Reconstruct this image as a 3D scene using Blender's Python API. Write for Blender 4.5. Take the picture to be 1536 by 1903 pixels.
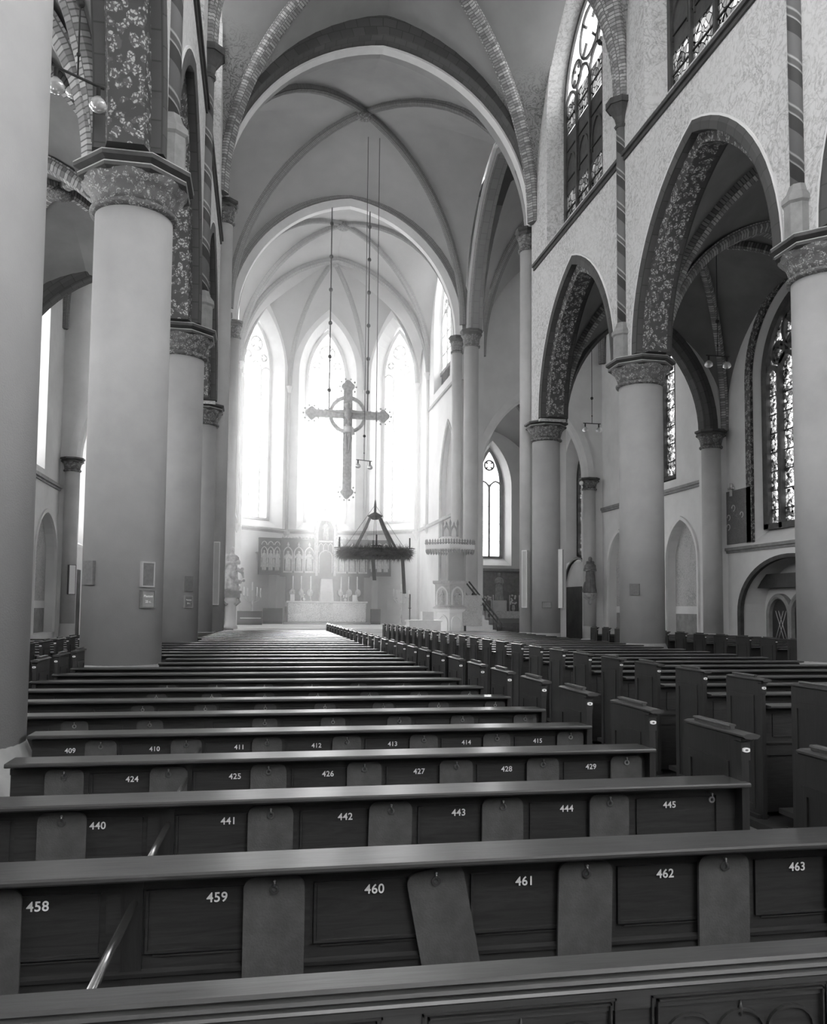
import bpy, math, random
from math import sin, cos, pi, sqrt, atan2, radians
from mathutils import Matrix, Vector
random.seed(7)
scn = bpy.context.scene
for o in list(bpy.data.objects): bpy.data.objects.remove(o)
COL = scn.collection

# ------------------------------------------------------------------ camera
F, CX, CY, YAW, PIT, ROL = 1576.46, 781.53, 1028.37, 0.186014, 0.0639697, 0.0088769
W_, H_ = 1536, 1903
EYE = 1.75
cw, sw, cp, sp, cr, sr = cos(YAW), sin(YAW), cos(PIT), sin(PIT), cos(ROL), sin(ROL)
r0 = Vector((cw, -sw, 0)); f0 = Vector((sw*cp, cw*cp, sp)); u0 = Vector((-sw*sp, -cw*sp, cp))
rt = cr*r0 + sr*u0; up = cr*u0 - sr*r0
camd = bpy.data.cameras.new('camera'); cam = bpy.data.objects.new('camera', camd); COL.objects.link(cam)
M = Matrix(((rt.x, up.x, -f0.x, 0), (rt.y, up.y, -f0.y, 0), (rt.z, up.z, -f0.z, EYE), (0, 0, 0, 1)))
cam.matrix_world = M
camd.sensor_fit = 'VERTICAL'; camd.sensor_height = 24; camd.sensor_width = 24
camd.lens = F/H_*24
camd.shift_x = -(CX-W_/2)/H_; camd.shift_y = (CY-H_/2)/H_
camd.clip_end = 300; camd.clip_start = 0.05
scn.camera = cam

# ------------------------------------------------------------------ world, light, exposure
scn.view_settings.view_transform = 'Standard'; scn.view_settings.look = 'None'
scn.view_settings.gamma = 1; scn.view_settings.exposure = 1.5; scn.view_settings.use_curve_mapping = False
SKY = 4.0
HAZE = 0.02
sl = bpy.data.lights.new('hazy_sun', 'SUN'); sl.energy = 9.5; sl.angle = radians(5)
so_ = bpy.data.objects.new('hazy_sun', sl); COL.objects.link(so_); so_.location = (0, 0, 40)
so_.rotation_euler = Vector((-0.07, -1, -math.tan(radians(25)))).to_track_quat('-Z', 'Y').to_euler()
w = bpy.data.worlds.new('overcast_sky'); scn.world = w; w.use_nodes = True
w.node_tree.nodes['Background'].inputs[0].default_value = (1, 1, 1, 1)
w.node_tree.nodes['Background'].inputs[1].default_value = SKY
cy = scn.cycles
cy.max_bounces = 7; cy.diffuse_bounces = 5; cy.glossy_bounces = 3; cy.transmission_bounces = 4
cy.transparent_max_bounces = 8; cy.volume_bounces = 1
cy.use_denoising = True; cy.caustics_reflective = False; cy.caustics_refractive = False
cy.sample_clamp_indirect = 8

def portal(x, y, z, nx, ny, wd, ht):
    """daylight portal filling a window opening; (nx,ny) points into the building"""
    l = bpy.data.lights.new('window_daylight', 'AREA'); l.shape = 'RECTANGLE'; l.size = wd; l.size_y = ht
    l.cycles.is_portal = True
    o = bpy.data.objects.new('window_daylight', l); COL.objects.link(o); o.location = (x, y, z)
    o.rotation_euler = Vector((nx, ny, 0)).to_track_quat('-Z', 'Y').to_euler()
    return o

# ------------------------------------------------------------------ materials
def newmat(name):
    m = bpy.data.materials.new(name); m.use_nodes = True
    return m, m.node_tree, m.node_tree.nodes['Principled BSDF']
def g3(v): return (v, v, v, 1)
def N(nt, t, **k):
    n = nt.nodes.new(t)
    for a, b in k.items(): setattr(n, a, b)
    return n
def coords(nt, kind='Object', sc=(1, 1, 1)):
    t = N(nt, 'ShaderNodeTexCoord'); mp = N(nt, 'ShaderNodeMapping'); mp.inputs['Scale'].default_value = sc
    nt.links.new(t.outputs[kind], mp.inputs['Vector']); return mp.outputs['Vector']
def ramp(nt, fac, stops):
    r = N(nt, 'ShaderNodeValToRGB'); e = r.color_ramp.elements
    while len(e) < len(stops): e.new(0.5)
    for i, (p, v) in enumerate(stops): e[i].position = p; e[i].color = g3(v)
    nt.links.new(fac, r.inputs[0]); return r.outputs[0]
def mix(nt, fac, a, b, mode='MIX'):
    m = N(nt, 'ShaderNodeMix', data_type='RGBA', blend_type=mode)
    for s, v in ((m.inputs[0], fac), (m.inputs[6], a), (m.inputs[7], b)):
        if hasattr(v, 'is_linked') or hasattr(v, 'links'): nt.links.new(v, s)
        else: s.default_value = v if s.type == 'VALUE' else g3(v)
    return m.outputs[2]
def bump(nt, b, h, st=0.3, d=0.01):
    n = N(nt, 'ShaderNodeBump'); n.inputs['Strength'].default_value = st; n.inputs['Distance'].default_value = d
    nt.links.new(h, n.inputs['Height']); nt.links.new(n.outputs[0], b.inputs['Normal'])
def noise(nt, vec, sc, det=3, ro=0.5, dist=0):
    n = N(nt, 'ShaderNodeTexNoise'); n.inputs['Scale'].default_value = sc; n.inputs['Detail'].default_value = det
    n.inputs['Roughness'].default_value = ro; n.inputs['Distortion'].default_value = dist
    nt.links.new(vec, n.inputs['Vector']); return n.outputs[0]
def M_plain(name, lo, hi, sc=3, rough=0.85, bs=0.15, fine=60, spec=0.3):
    m, nt, b = newmat(name); v = coords(nt)
    a = ramp(nt, noise(nt, v, sc, 5, 0.6), [(0.3, lo), (0.7, hi)])
    nt.links.new(a, b.inputs['Base Color']); b.inputs['Roughness'].default_value = rough
    b.inputs['Specular IOR Level'].default_value = spec
    bump(nt, b, noise(nt, v, fine, 2), bs, 0.004)
    return m
MT = {}
MT['plaster'] = M_plain('light_plaster', 0.62, 0.74, 0.8)
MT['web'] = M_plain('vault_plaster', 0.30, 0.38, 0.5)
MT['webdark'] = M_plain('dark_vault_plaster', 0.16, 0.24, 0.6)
MT['pier'] = M_plain('pier_stone', 0.34, 0.41, 1.2, bs=0.3, fine=90)
MT['pierlight'] = M_plain('shaft_stone', 0.44, 0.52, 1.2, bs=0.3, fine=90)
MT['lightstone'] = M_plain('light_stone', 0.66, 0.78, 1.2)
MT['darkstone'] = M_plain('dark_painted_stone', 0.05, 0.09, 4, rough=0.55)
MT['midstone'] = M_plain('grey_stone', 0.2, 0.3, 4, rough=0.7)
MT['floor'] = M_plain('floor_tiles', 0.09, 0.16, 2, rough=0.35, spec=0.5)
MT['marble'] = M_plain('white_marble', 0.6, 0.8, 2, rough=0.4)
MT['linen'] = M_plain('white_linen', 0.75, 0.85, 6)
MT['iron'] = M_plain('black_iron', 0.02, 0.04, 8, rough=0.5)
MT['gilt'] = M_plain('gilded_wood', 0.38, 0.66, 9, rough=0.4)
MT['retable'] = M_plain('retable_wood', 0.07, 0.12, 6, rough=0.6)
MT['statue'] = M_plain('statue_stone', 0.22, 0.5, 5, rough=0.6)
MT['statuedark'] = M_plain('dark_statue', 0.1, 0.2, 5, rough=0.6)
MT['skin'] = M_plain('figure_skin', 0.4, 0.5, 5, rough=0.6)
MT['wax'] = M_plain('candle_wax', 0.75, 0.85, 5, rough=0.5)
MT['curtain'] = M_plain('altar_curtain', 0.16, 0.26, 6, rough=0.9)
MT['paint'] = M_plain('number_paint', 0.8, 0.95, 150, rough=0.6)
MT['enamel'] = M_plain('white_enamel', 0.8, 0.9, 50, rough=0.25)
MT['card'] = M_plain('notice_card', 0.13, 0.18, 20, rough=0.8)
MT['cardlight'] = M_plain('notice_frame', 0.42, 0.5, 20, rough=0.7)
MT['garland'] = M_plain('fir_garland', 0.05, 0.12, 30, rough=0.9)
MT['ribbon'] = M_plain('ribbon', 0.1, 0.16, 10, rough=0.6)
MT['pad'] = M_plain('pad_board', 0.055, 0.095, 9, rough=0.6, bs=0.3, fine=140)

def M_metal(name, v, r):
    m, nt, b = newmat(name); b.inputs['Base Color'].default_value = g3(v)
    b.inputs['Metallic'].default_value = 1; b.inputs['Roughness'].default_value = r
    nt.links.new(ramp(nt, noise(nt, coords(nt), 40, 2), [(0.2, v*0.85), (0.8, v)]), b.inputs['Base Color']); return m
MT['brass'] = M_metal('polished_rail', 0.85, 0.22)
MT['ringmetal'] = M_metal('hook_metal', 0.6, 0.3)

def M_wood(name, lo, hi, rough, sc=(1.2, 14, 14), spec=0.5, coat=0.0):
    m, nt, b = newmat(name); v = coords(nt, 'Object', sc)
    n1 = noise(nt, v, 3, 6, 0.65, 1.2)
    c = ramp(nt, n1, [(0.25, lo), (0.5, (lo+hi)/2), (0.75, hi)])
    v2 = coords(nt, 'Object', (1, 1, 1)); n2 = noise(nt, v2, 1.5, 3)
    c = mix(nt, 0.5, c, ramp(nt, n2, [(0.3, 0.35), (0.7, 1.0)]), 'MULTIPLY')
    nt.links.new(c, b.inputs['Base Color'])
    nt.links.new(ramp(nt, n2, [(0.3, rough*1.25), (0.7, rough*0.85)]), b.inputs['Roughness'])
    b.inputs['Specular IOR Level'].default_value = spec; b.inputs['Coat Weight'].default_value = coat
    b.inputs['Coat Roughness'].default_value = 0.25
    bump(nt, b, n1, 0.25, 0.003); return m
MT['wood'] = M_wood('dark_oak', 0.016, 0.05, 0.42, coat=0.15)
MT['woodtop'] = M_wood('worn_oak_rail', 0.028, 0.07, 0.4, coat=0.5)
MT['woodend'] = M_wood('dark_oak_end', 0.012, 0.035, 0.4, (14, 14, 1.2))
MT['doorwood'] = M_wood('door_oak', 0.03, 0.06, 0.5, (14, 14, 1.2))

# painted wall: light plaster with faint scrolling ornament
def M_painted(name, base, dark, amt, sc=1.0):
    m, nt, b = newmat(name); v = coords(nt, 'Object', (sc, sc, sc))
    n = noise(nt, v, 3.2, 2, 0.5, 2.5)
    line = ramp(nt, n, [(0.44, 0), (0.48, 1), (0.52, 1), (0.56, 0)])
    n2 = noise(nt, v, 14, 4, 0.7, 0.5)
    sp_ = ramp(nt, n2, [(0.5, 0), (0.62, 1)])
    msk = mix(nt, 0.5, line, sp_)
    big = ramp(nt, noise(nt, v, 0.7, 2), [(0.35, 0.45), (0.65, 1)])
    f = mix(nt, 1.0, msk, big, 'MULTIPLY')
    ff = mix(nt, 1.0, f, amt, 'MULTIPLY')
    c = mix(nt, ff, base, dark)
    nt.links.new(c, b.inputs['Base Color']); b.inputs['Roughness'].default_value = 0.85; return m
MT['painted'] = M_painted('painted_nave_wall', 0.62, 0.1, 0.62, 0.8)
MT['mural'] = M_painted('mural_painting', 0.5, 0.12, 0.9, 1.6)
MT['muraldark'] = M_painted('dark_mural_painting', 0.13, 0.4, 0.5, 2.6)
def M_leaf(name, dark, light, sc, kind='UV', thr=0.42, bs=0.4):
    m, nt, b = newmat(name); v = coords(nt, kind)
    ad = N(nt, 'ShaderNodeVectorMath', operation='MULTIPLY_ADD'); nz = N(nt, 'ShaderNodeTexNoise'); nz.inputs['Scale'].default_value = sc*1.3
    nt.links.new(v, nz.inputs['Vector']); nt.links.new(nz.outputs['Color'], ad.inputs[0]); ad.inputs[1].default_value = (.12, .12, .12); nt.links.new(v, ad.inputs[2])
    vo = N(nt, 'ShaderNodeTexVoronoi'); vo.inputs['Scale'].default_value = sc; nt.links.new(ad.outputs[0], vo.inputs['Vector'])
    vo2 = N(nt, 'ShaderNodeTexVoronoi'); vo2.inputs['Scale'].default_value = sc*3.1; nt.links.new(ad.outputs[0], vo2.inputs['Vector'])
    a = ramp(nt, vo.outputs['Distance'], [(thr-.06, 1), (thr+.04, 0)]); c = ramp(nt, vo2.outputs['Distance'], [(.35, 1), (.5, .1)])
    f = mix(nt, 1.0, a, c, 'MULTIPLY'); col = mix(nt, f, dark, light); nt.links.new(col, b.inputs['Base Color']); b.inputs['Roughness'].default_value = .6
    bump(nt, b, f, bs, .02); return m
MT['floral'] = M_leaf('floral_band', 0.05, 0.42, 7.5, thr=0.52)
MT['capital'] = M_leaf('leaf_capital', 0.1, 0.45, 11, 'Object', .55, .8)
def M_webnave():
    m, nt, b = newmat('painted_vault_plaster'); v = coords(nt)
    base = ramp(nt, noise(nt, v, .5, 5, .6), [(.3, .25), (.7, .33)])
    line = ramp(nt, noise(nt, v, 2.6, 2, .5, 3.0), [(.45, 0), (.48, 1), (.52, 1), (.55, 0)])
    t = N(nt, 'ShaderNodeTexCoord'); s_ = N(nt, 'ShaderNodeSeparateXYZ'); nt.links.new(t.outputs['Object'], s_.inputs[0])
    mr = N(nt, 'ShaderNodeMapRange'); mr.inputs['From Min'].default_value = 18.6; mr.inputs['From Max'].default_value = 19.6; mr.inputs['To Min'].default_value = 1; mr.inputs['To Max'].default_value = 0
    nt.links.new(s_.outputs[2], mr.inputs['Value']); f = mix(nt, 1.0, line, mr.outputs[0], 'MULTIPLY'); f2 = mix(nt, 1.0, f, 0.75, 'MULTIPLY')
    nt.links.new(mix(nt, f2, base, 0.08), b.inputs['Base Color']); b.inputs['Roughness'].default_value = .9; return m
MT['webnave'] = M_webnave()
MT['frontal'] = M_painted('embroidered_frontal', 0.8, 0.12, 1.0, 1.5)
MT['relief'] = M_painted('carved_relief', 0.55, 0.12, 1.0, 4.0)

def M_brick(name, c1, c2, mort, sc=1.0, bw=0.07, rh=0.2):
    m, nt, b = newmat(name); v = coords(nt, 'UV', (1, 1, 1))
    t = N(nt, 'ShaderNodeTexBrick'); t.inputs['Scale'].default_value = sc
    t.inputs['Color1'].default_value = g3(c1); t.inputs['Color2'].default_value = g3(c2); t.inputs['Mortar'].default_value = g3(mort)
    t.inputs['Brick Width'].default_value = bw; t.inputs['Row Height'].default_value = rh; t.inputs['Mortar Size'].default_value = 0.012
    nt.links.new(v, t.inputs['Vector']); nt.links.new(t.outputs[0], b.inputs['Base Color']); b.inputs['Roughness'].default_value = 0.8
    bump(nt, b, t.outputs[1], 0.2, -0.005); return m
MT['ribbrick'] = M_brick('rib_brick', 0.20, 0.26, 0.09)
MT['ribpaint'] = M_brick('painted_rib', 0.16, 0.46, 0.12, bw=0.09, rh=0.26)
MT['archdark'] = M_brick('dark_arch_brick', 0.06, 0.085, 0.045, bw=0.4, rh=0.3)
MT['archmid'] = M_brick('grey_arch_moulding', 0.24, 0.28, 0.16, bw=0.5, rh=0.3)

def M_spiral(name):
    m, nt, b = newmat(name); t = N(nt, 'ShaderNodeTexCoord'); s = N(nt, 'ShaderNodeSeparateXYZ')
    nt.links.new(t.outputs['UV'], s.inputs[0])
    a = N(nt, 'ShaderNodeMath', operation='MULTIPLY_ADD'); a.inputs[1].default_value = 1.15; nt.links.new(s.outputs[1], a.inputs[0]); nt.links.new(s.outputs[0], a.inputs[2])
    fr = N(nt, 'ShaderNodeMath', operation='FRACT'); nt.links.new(a.outputs[0], fr.inputs[0])
    c = ramp(nt, fr.outputs[0], [(0.0, 0.05), (0.3, 0.05), (0.32, 0.45), (0.36, 0.1), (0.46, 0.1), (0.50, 0.45), (0.54, 0.14), (0.98, 0.14)])
    nt.links.new(c, b.inputs['Base Color']); b.inputs['Roughness'].default_value = 0.6; return m
MT['spiral'] = M_spiral('spiral_painted_shaft')

def M_glass(name, tcol, tw, pattern=None, sc=6):
    """leaded church glass: part clear, part milky"""
    m = bpy.data.materials.new(name); m.use_nodes = True; nt = m.node_tree
    for n in list(nt.nodes): nt.nodes.remove(n)
    out = N(nt, 'ShaderNodeOutputMaterial'); tr = N(nt, 'ShaderNodeBsdfTransparent'); tl = N(nt, 'ShaderNodeBsdfTranslucent')
    mx = N(nt, 'ShaderNodeMixShader'); mx.inputs[0].default_value = tw
    tr.inputs[0].default_value = g3(tcol); tl.inputs[0].default_value = g3(min(1, tcol*1.1))
    if pattern:
        v = coords(nt, 'Object', (1, 1, 1))
        vo = N(nt, 'ShaderNodeTexVoronoi'); vo.inputs['Scale'].default_value = sc; nt.links.new(v, vo.inputs['Vector'])
        bw = N(nt, 'ShaderNodeRGBToBW'); nt.links.new(vo.outputs['Color'], bw.inputs[0])
        c1 = ramp(nt, bw.outputs[0], pattern)
        vd = N(nt, 'ShaderNodeTexVoronoi', feature='DISTANCE_TO_EDGE'); vd.inputs['Scale'].default_value = sc; nt.links.new(v, vd.inputs['Vector'])
        c2 = ramp(nt, vd.outputs['Distance'], [(0.03, 0.0), (0.08, 1.0)])
        c = mix(nt, 1.0, c1, c2, 'MULTIPLY')
        nt.links.new(c, tr.inputs[0]); nt.links.new(c, tl.inputs[0])
    nt.links.new(tr.outputs[0], mx.inputs[1]); nt.links.new(tl.outputs[0], mx.inputs[2]); nt.links.new(mx.outputs[0], out.inputs[0])
    return m
MT['clear'] = M_glass('milky_glass', 0.95, 0.25)
MT['apseglass'] = M_glass('apse_milky_glass', 0.55, 0.25)
MT['stained'] = M_glass('stained_glass', 0.6, 0.3, [(0.15, 0.01), (0.45, 0.06), (0.6, 0.16), (0.85, 0.34)], 9)
MT['stainedfine'] = M_glass('grisaille_glass', 0.6, 0.3, [(0.1, 0.015), (0.4, 0.05), (0.7, 0.13)], 6)
mb_, nt_, b_ = newmat('lamp_glass'); b_.inputs['Base Color'].default_value = g3(0.8); b_.inputs['Transmission Weight'].default_value = 0.6; b_.inputs['Roughness'].default_value = 0.08
MT['bulb'] = mb_

# ------------------------------------------------------------------ mesh helpers
class MB:
    def __init__(s): s.v = []; s.f = []; s.uv = []; s.mi = []; s.smooth = []
    def add(s, vs, fs, uvs=None, mi=0, sm=False):
        b = len(s.v); s.v += [tuple(p) for p in vs]
        for i, f in enumerate(fs):
            s.f.append(tuple(b+j for j in f)); s.uv.append(uvs[i] if uvs else None); s.mi.append(mi); s.smooth.append(sm)
        return s
    def box(s, x0, x1, y0, y1, z0, z1, mi=0):
        v = [(x, y, z) for z in (z0, z1) for y in (y0, y1) for x in (x0, x1)]
        return s.add(v, [(0, 2, 3, 1), (4, 5, 7, 6), (0, 1, 5, 4), (2, 6, 7, 3), (0, 4, 6, 2), (1, 3, 7, 5)], None, mi)
    def lathe(s, x, y, prof, n=24, rot=0, mi=0, sm=True, a0=0, a1=2*pi):
        full = abs(a1-a0-2*pi) < 1e-6; m = n if full else n+1; vs = []; fs = []; uv = []
        for (r, z) in prof:
            for i in range(m):
                a = a0+rot+(a1-a0)*i/n; vs.append((x+r*cos(a), y+r*sin(a), z))
        for j in range(len(prof)-1):
            for i in range(n):
                k = (i+1) % m
                fs.append((j*m+i, j*m+k, (j+1)*m+k, (j+1)*m+i))
                z0, z1 = prof[j][1], prof[j+1][1]
                uv.append([(i/n, z0), ((i+1)/n, z0), ((i+1)/n, z1), (i/n, z1)])
        s.add(vs, fs, uv, mi, sm)
        if full:
            s.add([], [], None)
            b = len(s.v)-len(vs)
            if prof[0][0] > 1e-4: s.f.append(tuple(b+i for i in range(m-1, -1, -1))); s.uv.append(None); s.mi.append(mi); s.smooth.append(False)
            if prof[-1][0] > 1e-4: s.f.append(tuple(b+(len(prof)-1)*m+i for i in range(m))); s.uv.append(None); s.mi.append(mi); s.smooth.append(False)
        return s
    def sweep(s, path, prof, closed=True, mi=0, sm=False, caps=True):
        """path: list of (P, N, B); prof: list of (n, b)"""
        m = len(prof); vs = []; fs = []; uv = []; L = 0; Ls = []
        for i, (P, n_, b_) in enumerate(path):
            if i: L += (Vector(P)-Vector(path[i-1][0])).length
            Ls.append(L)
            for (a, b) in prof: vs.append(tuple(Vector(P)+Vector(n_)*a+Vector(b_)*b))
        pr = [0]
        for j in range(m): q = prof[(j+1) % m]; pr.append(pr[-1]+math.hypot(q[0]-prof[j][0], q[1]-prof[j][1]))
        for i in range(len(path)-1):
            for j in range(m if closed else m-1):
                k = (j+1) % m
                fs.append((i*m+j, (i+1)*m+j, (i+1)*m+k, i*m+k))
                uv.append([(Ls[i], pr[j]), (Ls[i+1], pr[j]), (Ls[i+1], pr[j+1]), (Ls[i], pr[j+1])])
        if closed and caps: fs += [tuple(range(m)), tuple(len(vs)-1-i for i in range(m))]; uv += [None, None]
        return s.add(vs, fs, uv, mi, sm)
    def tube(s, pts, r, n=8, mi=0, sm=True):
        path = []; pts = [Vector(p) for p in pts]
        for i, p in enumerate(pts):
            t = (pts[min(i+1, len(pts)-1)]-pts[max(i-1, 0)]).normalized()
            a = t.cross(Vector((0, 0, 1))); a = a.normalized() if a.length > 0.05 else Vector((1, 0, 0))
            b = t.cross(a).normalized(); path.append((p, a, b))
        rr = r if isinstance(r, (list, tuple)) else [r]*len(pts)
        vs = []; fs = []
        for (p, a, b), q in zip(path, rr):
            for k in range(n): th = 2*pi*k/n; vs.append(tuple(p+a*q*cos(th)+b*q*sin(th)))
        for i in range(len(pts)-1):
            for k in range(n): l = (k+1) % n; fs.append((i*n+k, i*n+l, (i+1)*n+l, (i+1)*n+k))
        fs += [tuple(range(n-1, -1, -1)), tuple((len(pts)-1)*n+k for k in range(n))]
        return s.add(vs, fs, None, mi, sm)
    def ball(s, x, y, z, r, n=12, sz=1.0, mi=0):
        pr = [(max(1e-5, r*sin(pi*i/n)), z-r*sz*cos(pi*i/n)) for i in range(n+1)]
        pr[0] = (1e-5, pr[0][1]); pr[-1] = (1e-5, pr[-1][1])
        return s.lathe(x, y, pr, n, mi=mi)
    def mesh(s, name, mats):
        me = bpy.data.meshes.new(name); me.from_pydata(s.v, [], s.f)
        for m in (mats if isinstance(mats, (list, tuple)) else [mats]): me.materials.append(MT[m] if isinstance(m, str) else m)
        me.polygons.foreach_set('material_index', s.mi); me.polygons.foreach_set('use_smooth', s.smooth)
        if any(u is not None for u in s.uv):
            l = me.uv_layers.new(name='UVMap'); k = 0; flat = []
            for f, u in zip(s.f, s.uv):
                for j in range(len(f)): flat += list(u[j]) if u else [0.0, 0.0]
            l.data.foreach_set('uv', flat)
        me.update(); return me
    def build(s, name, mats, parent=None):
        return mkobj(name, s.mesh(name, mats), parent)
def mkobj(name, data, parent=None, loc=(0, 0, 0)):
    o = bpy.data.objects.new(name, data); COL.objects.link(o); o.location = loc
    if parent: 
        o.parent = parent; pl = parent.get('_loc')
        if pl is not None and data is not None and loc == (0, 0, 0): o.location = (-pl[0], -pl[1], -pl[2])
    return o
def thing(name, label, cat, loc=(0, 0, 0), group=None, world=True):
    """Empty at the thing's base. world=True: children meshes are modelled in world coordinates."""
    o = bpy.data.objects.new(name, None); COL.objects.link(o); o.location = loc
    o.empty_display_size = 0.1
    o['label'] = label; o['category'] = cat
    if group: o['group'] = group
    if world: o['_loc'] = list(loc)
    return o
def tag(o, label, cat, group=None):
    o['label'] = label; o['category'] = cat
    if group: o['group'] = group
    return o
def struct(o): o['kind'] = 'structure'; return o
def sgroup(name):
    o = bpy.data.objects.new(name, None); COL.objects.link(o); o['kind'] = 'structure'; return o
def copytree(o, parent=None):
    c = o.copy(); COL.objects.link(c)
    if parent: c.parent = parent
    for ch in list(o.children): copytree(ch, c)
    return c

def arch2(a, h, n=14):
    """pointed arch from (-a,0) over (0,h) to (a,0): (s, z, ns, nz)"""
    out = []
    if h >= a*0.999:
        R = (a*a+h*h)/(2*a); th = math.acos(max(-1, min(1, (R-a)/R)))
        L = [(R-a-R*cos(th*i/n), R*sin(th*i/n), -cos(th*i/n), sin(th*i/n)) for i in range(n+1)]
        L[-1] = (0, h, 0, min(1.6, R/max(h, 1e-6)))
    else:
        L = [(-a*cos(pi/2*i/n), h*sin(pi/2*i/n), -cos(pi/2*i/n), sin(pi/2*i/n)) for i in range(n+1)]
    out = L + [(-s, z, -ns, nz) for (s, z, ns, nz) in reversed(L[:-1])]
    return out
def apath(cx, cy_, d, zs, a, h, n=14, leg=0):
    D = Vector((d[0], d[1], 0)).normalized(); B = Vector((D.y, -D.x, 0)); Z = Vector((0, 0, 1)); C = Vector((cx, cy_, zs))
    P = [(C+D*s+Z*z, D*ns+Z*nz, B) for (s, z, ns, nz) in arch2(a, h, n)]
    if leg: P = [(C-D*a-Z*leg, -D, B)]+P+[(C+D*a-Z*leg, D, B)]
    return P
def archring(name, cx, cy_, d, zs, a, h, prof, mat, parent=None, leg=0, n=14, mb=None, mi=0):
    m = mb or MB(); m.sweep(apath(cx, cy_, d, zs, a, h, n, leg), prof, mi=mi)
    return m if mb else m.build(name, mat, parent)

def wall(name, P0, d, L, z0, z1, th, ops, mat, parent=None, kind=True):
    """wall from P0 along d; thickness th to the side Nrm (left of d if th>0). ops: dict c,a,zb,zs,h,sb,dz"""
    D = Vector((d[0], d[1])).normalized(); Q = Vector((-D.y, D.x))*th; P = Vector(P0)
    cols = []  # (uf, ub, [zb,zt] or None front, back)
    m = MB()
    def pt(u, z, back): p = P+D*u+(Q if back else Vector((0, 0))); return (p.x, p.y, z)
    def top(o, t, back):
        a, h, zs = o['a'], o['h'], o['zs']
        if back: sb = o.get('sb', 1); h = h-a*(1-sb); a = a*sb
        t = abs(t)
        if h >= a: R = (a*a+h*h)/(2*a); return zs+sqrt(max(0, R*R-(a*t+R-a)**2))
        return zs+h*sqrt(max(0, 1-t*t))
    u = 0
    def quad(a, b, c, e): m.add([a, b, c, e], [(0, 1, 2, 3)])
    cur_f = cur_b = 0
    def solid(uf0, ub0, uf1, ub1, za0, za1, zb0, zb1):
        # za: bottoms at left/right for front & back given as tuples
        quad(pt(uf0, za0[0], 0), pt(uf1, za1[0], 0), pt(uf1, zb1[0], 0), pt(uf0, zb0[0], 0))
        quad(pt(ub1, za1[1], 1), pt(ub0, za0[1], 1), pt(ub0, zb0[1], 1), pt(ub1, zb1[1], 1))
        quad(pt(uf0, zb0[0], 0), pt(uf1, zb1[0], 0), pt(ub1, zb1[1], 1), pt(ub0, zb0[1], 1))
        quad(pt(uf1, za1[0], 0), pt(uf0, za0[0], 0), pt(ub0, za0[1], 1), pt(ub1, za1[1], 1))
    for o in sorted(ops, key=lambda o: o['c']):
        c, a = o['c'], o['a']; sb = o.get('sb', 1); zb = o['zb']; zbb = zb+o.get('dz', 0)
        solid(cur_f, cur_b, c-a, c-a*sb, (z0, z0), (z0, z0), (z1, z1), (z1, z1))
        n = 20; ts = [-cos(pi*i/n) for i in range(n+1)]
        for i in range(n):
            t0, t1 = ts[i], ts[i+1]
            f0_, f1_, b0_, b1_ = c+a*t0, c+a*t1, c+a*sb*t0, c+a*sb*t1
            if zb > z0+1e-3: solid(f0_, b0_, f1_, b1_, (z0, z0), (z0, z0), (zb, zbb), (zb, zbb))
            solid(f0_, b0_, f1_, b1_, (top(o, t0, 0), top(o, t0, 1)), (top(o, t1, 0), top(o, t1, 1)), (z1, z1), (z1, z1))
        for t in (-1, 1):
            quad(pt(c+a*t, zb, 0), pt(c+a*t, top(o, 1, 0), 0), pt(c+a*sb*t, top(o, 1, 1), 1), pt(c+a*sb*t, zbb, 1))
        cur_f, cur_b = c+a, c+a*sb
    solid(cur_f, cur_b, L, L, (z0, z0), (z0, z0), (z1, z1), (z1, z1))
    quad(pt(0, z0, 0), pt(0, z1, 0), pt(0, z1, 1), pt(0, z0, 1)); quad(pt(L, z0, 0), pt(L, z1, 0), pt(L, z1, 1), pt(L, z0, 1))
    ob = m.build(name, mat, parent)
    if kind and not parent: struct(ob)
    return ob

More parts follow.
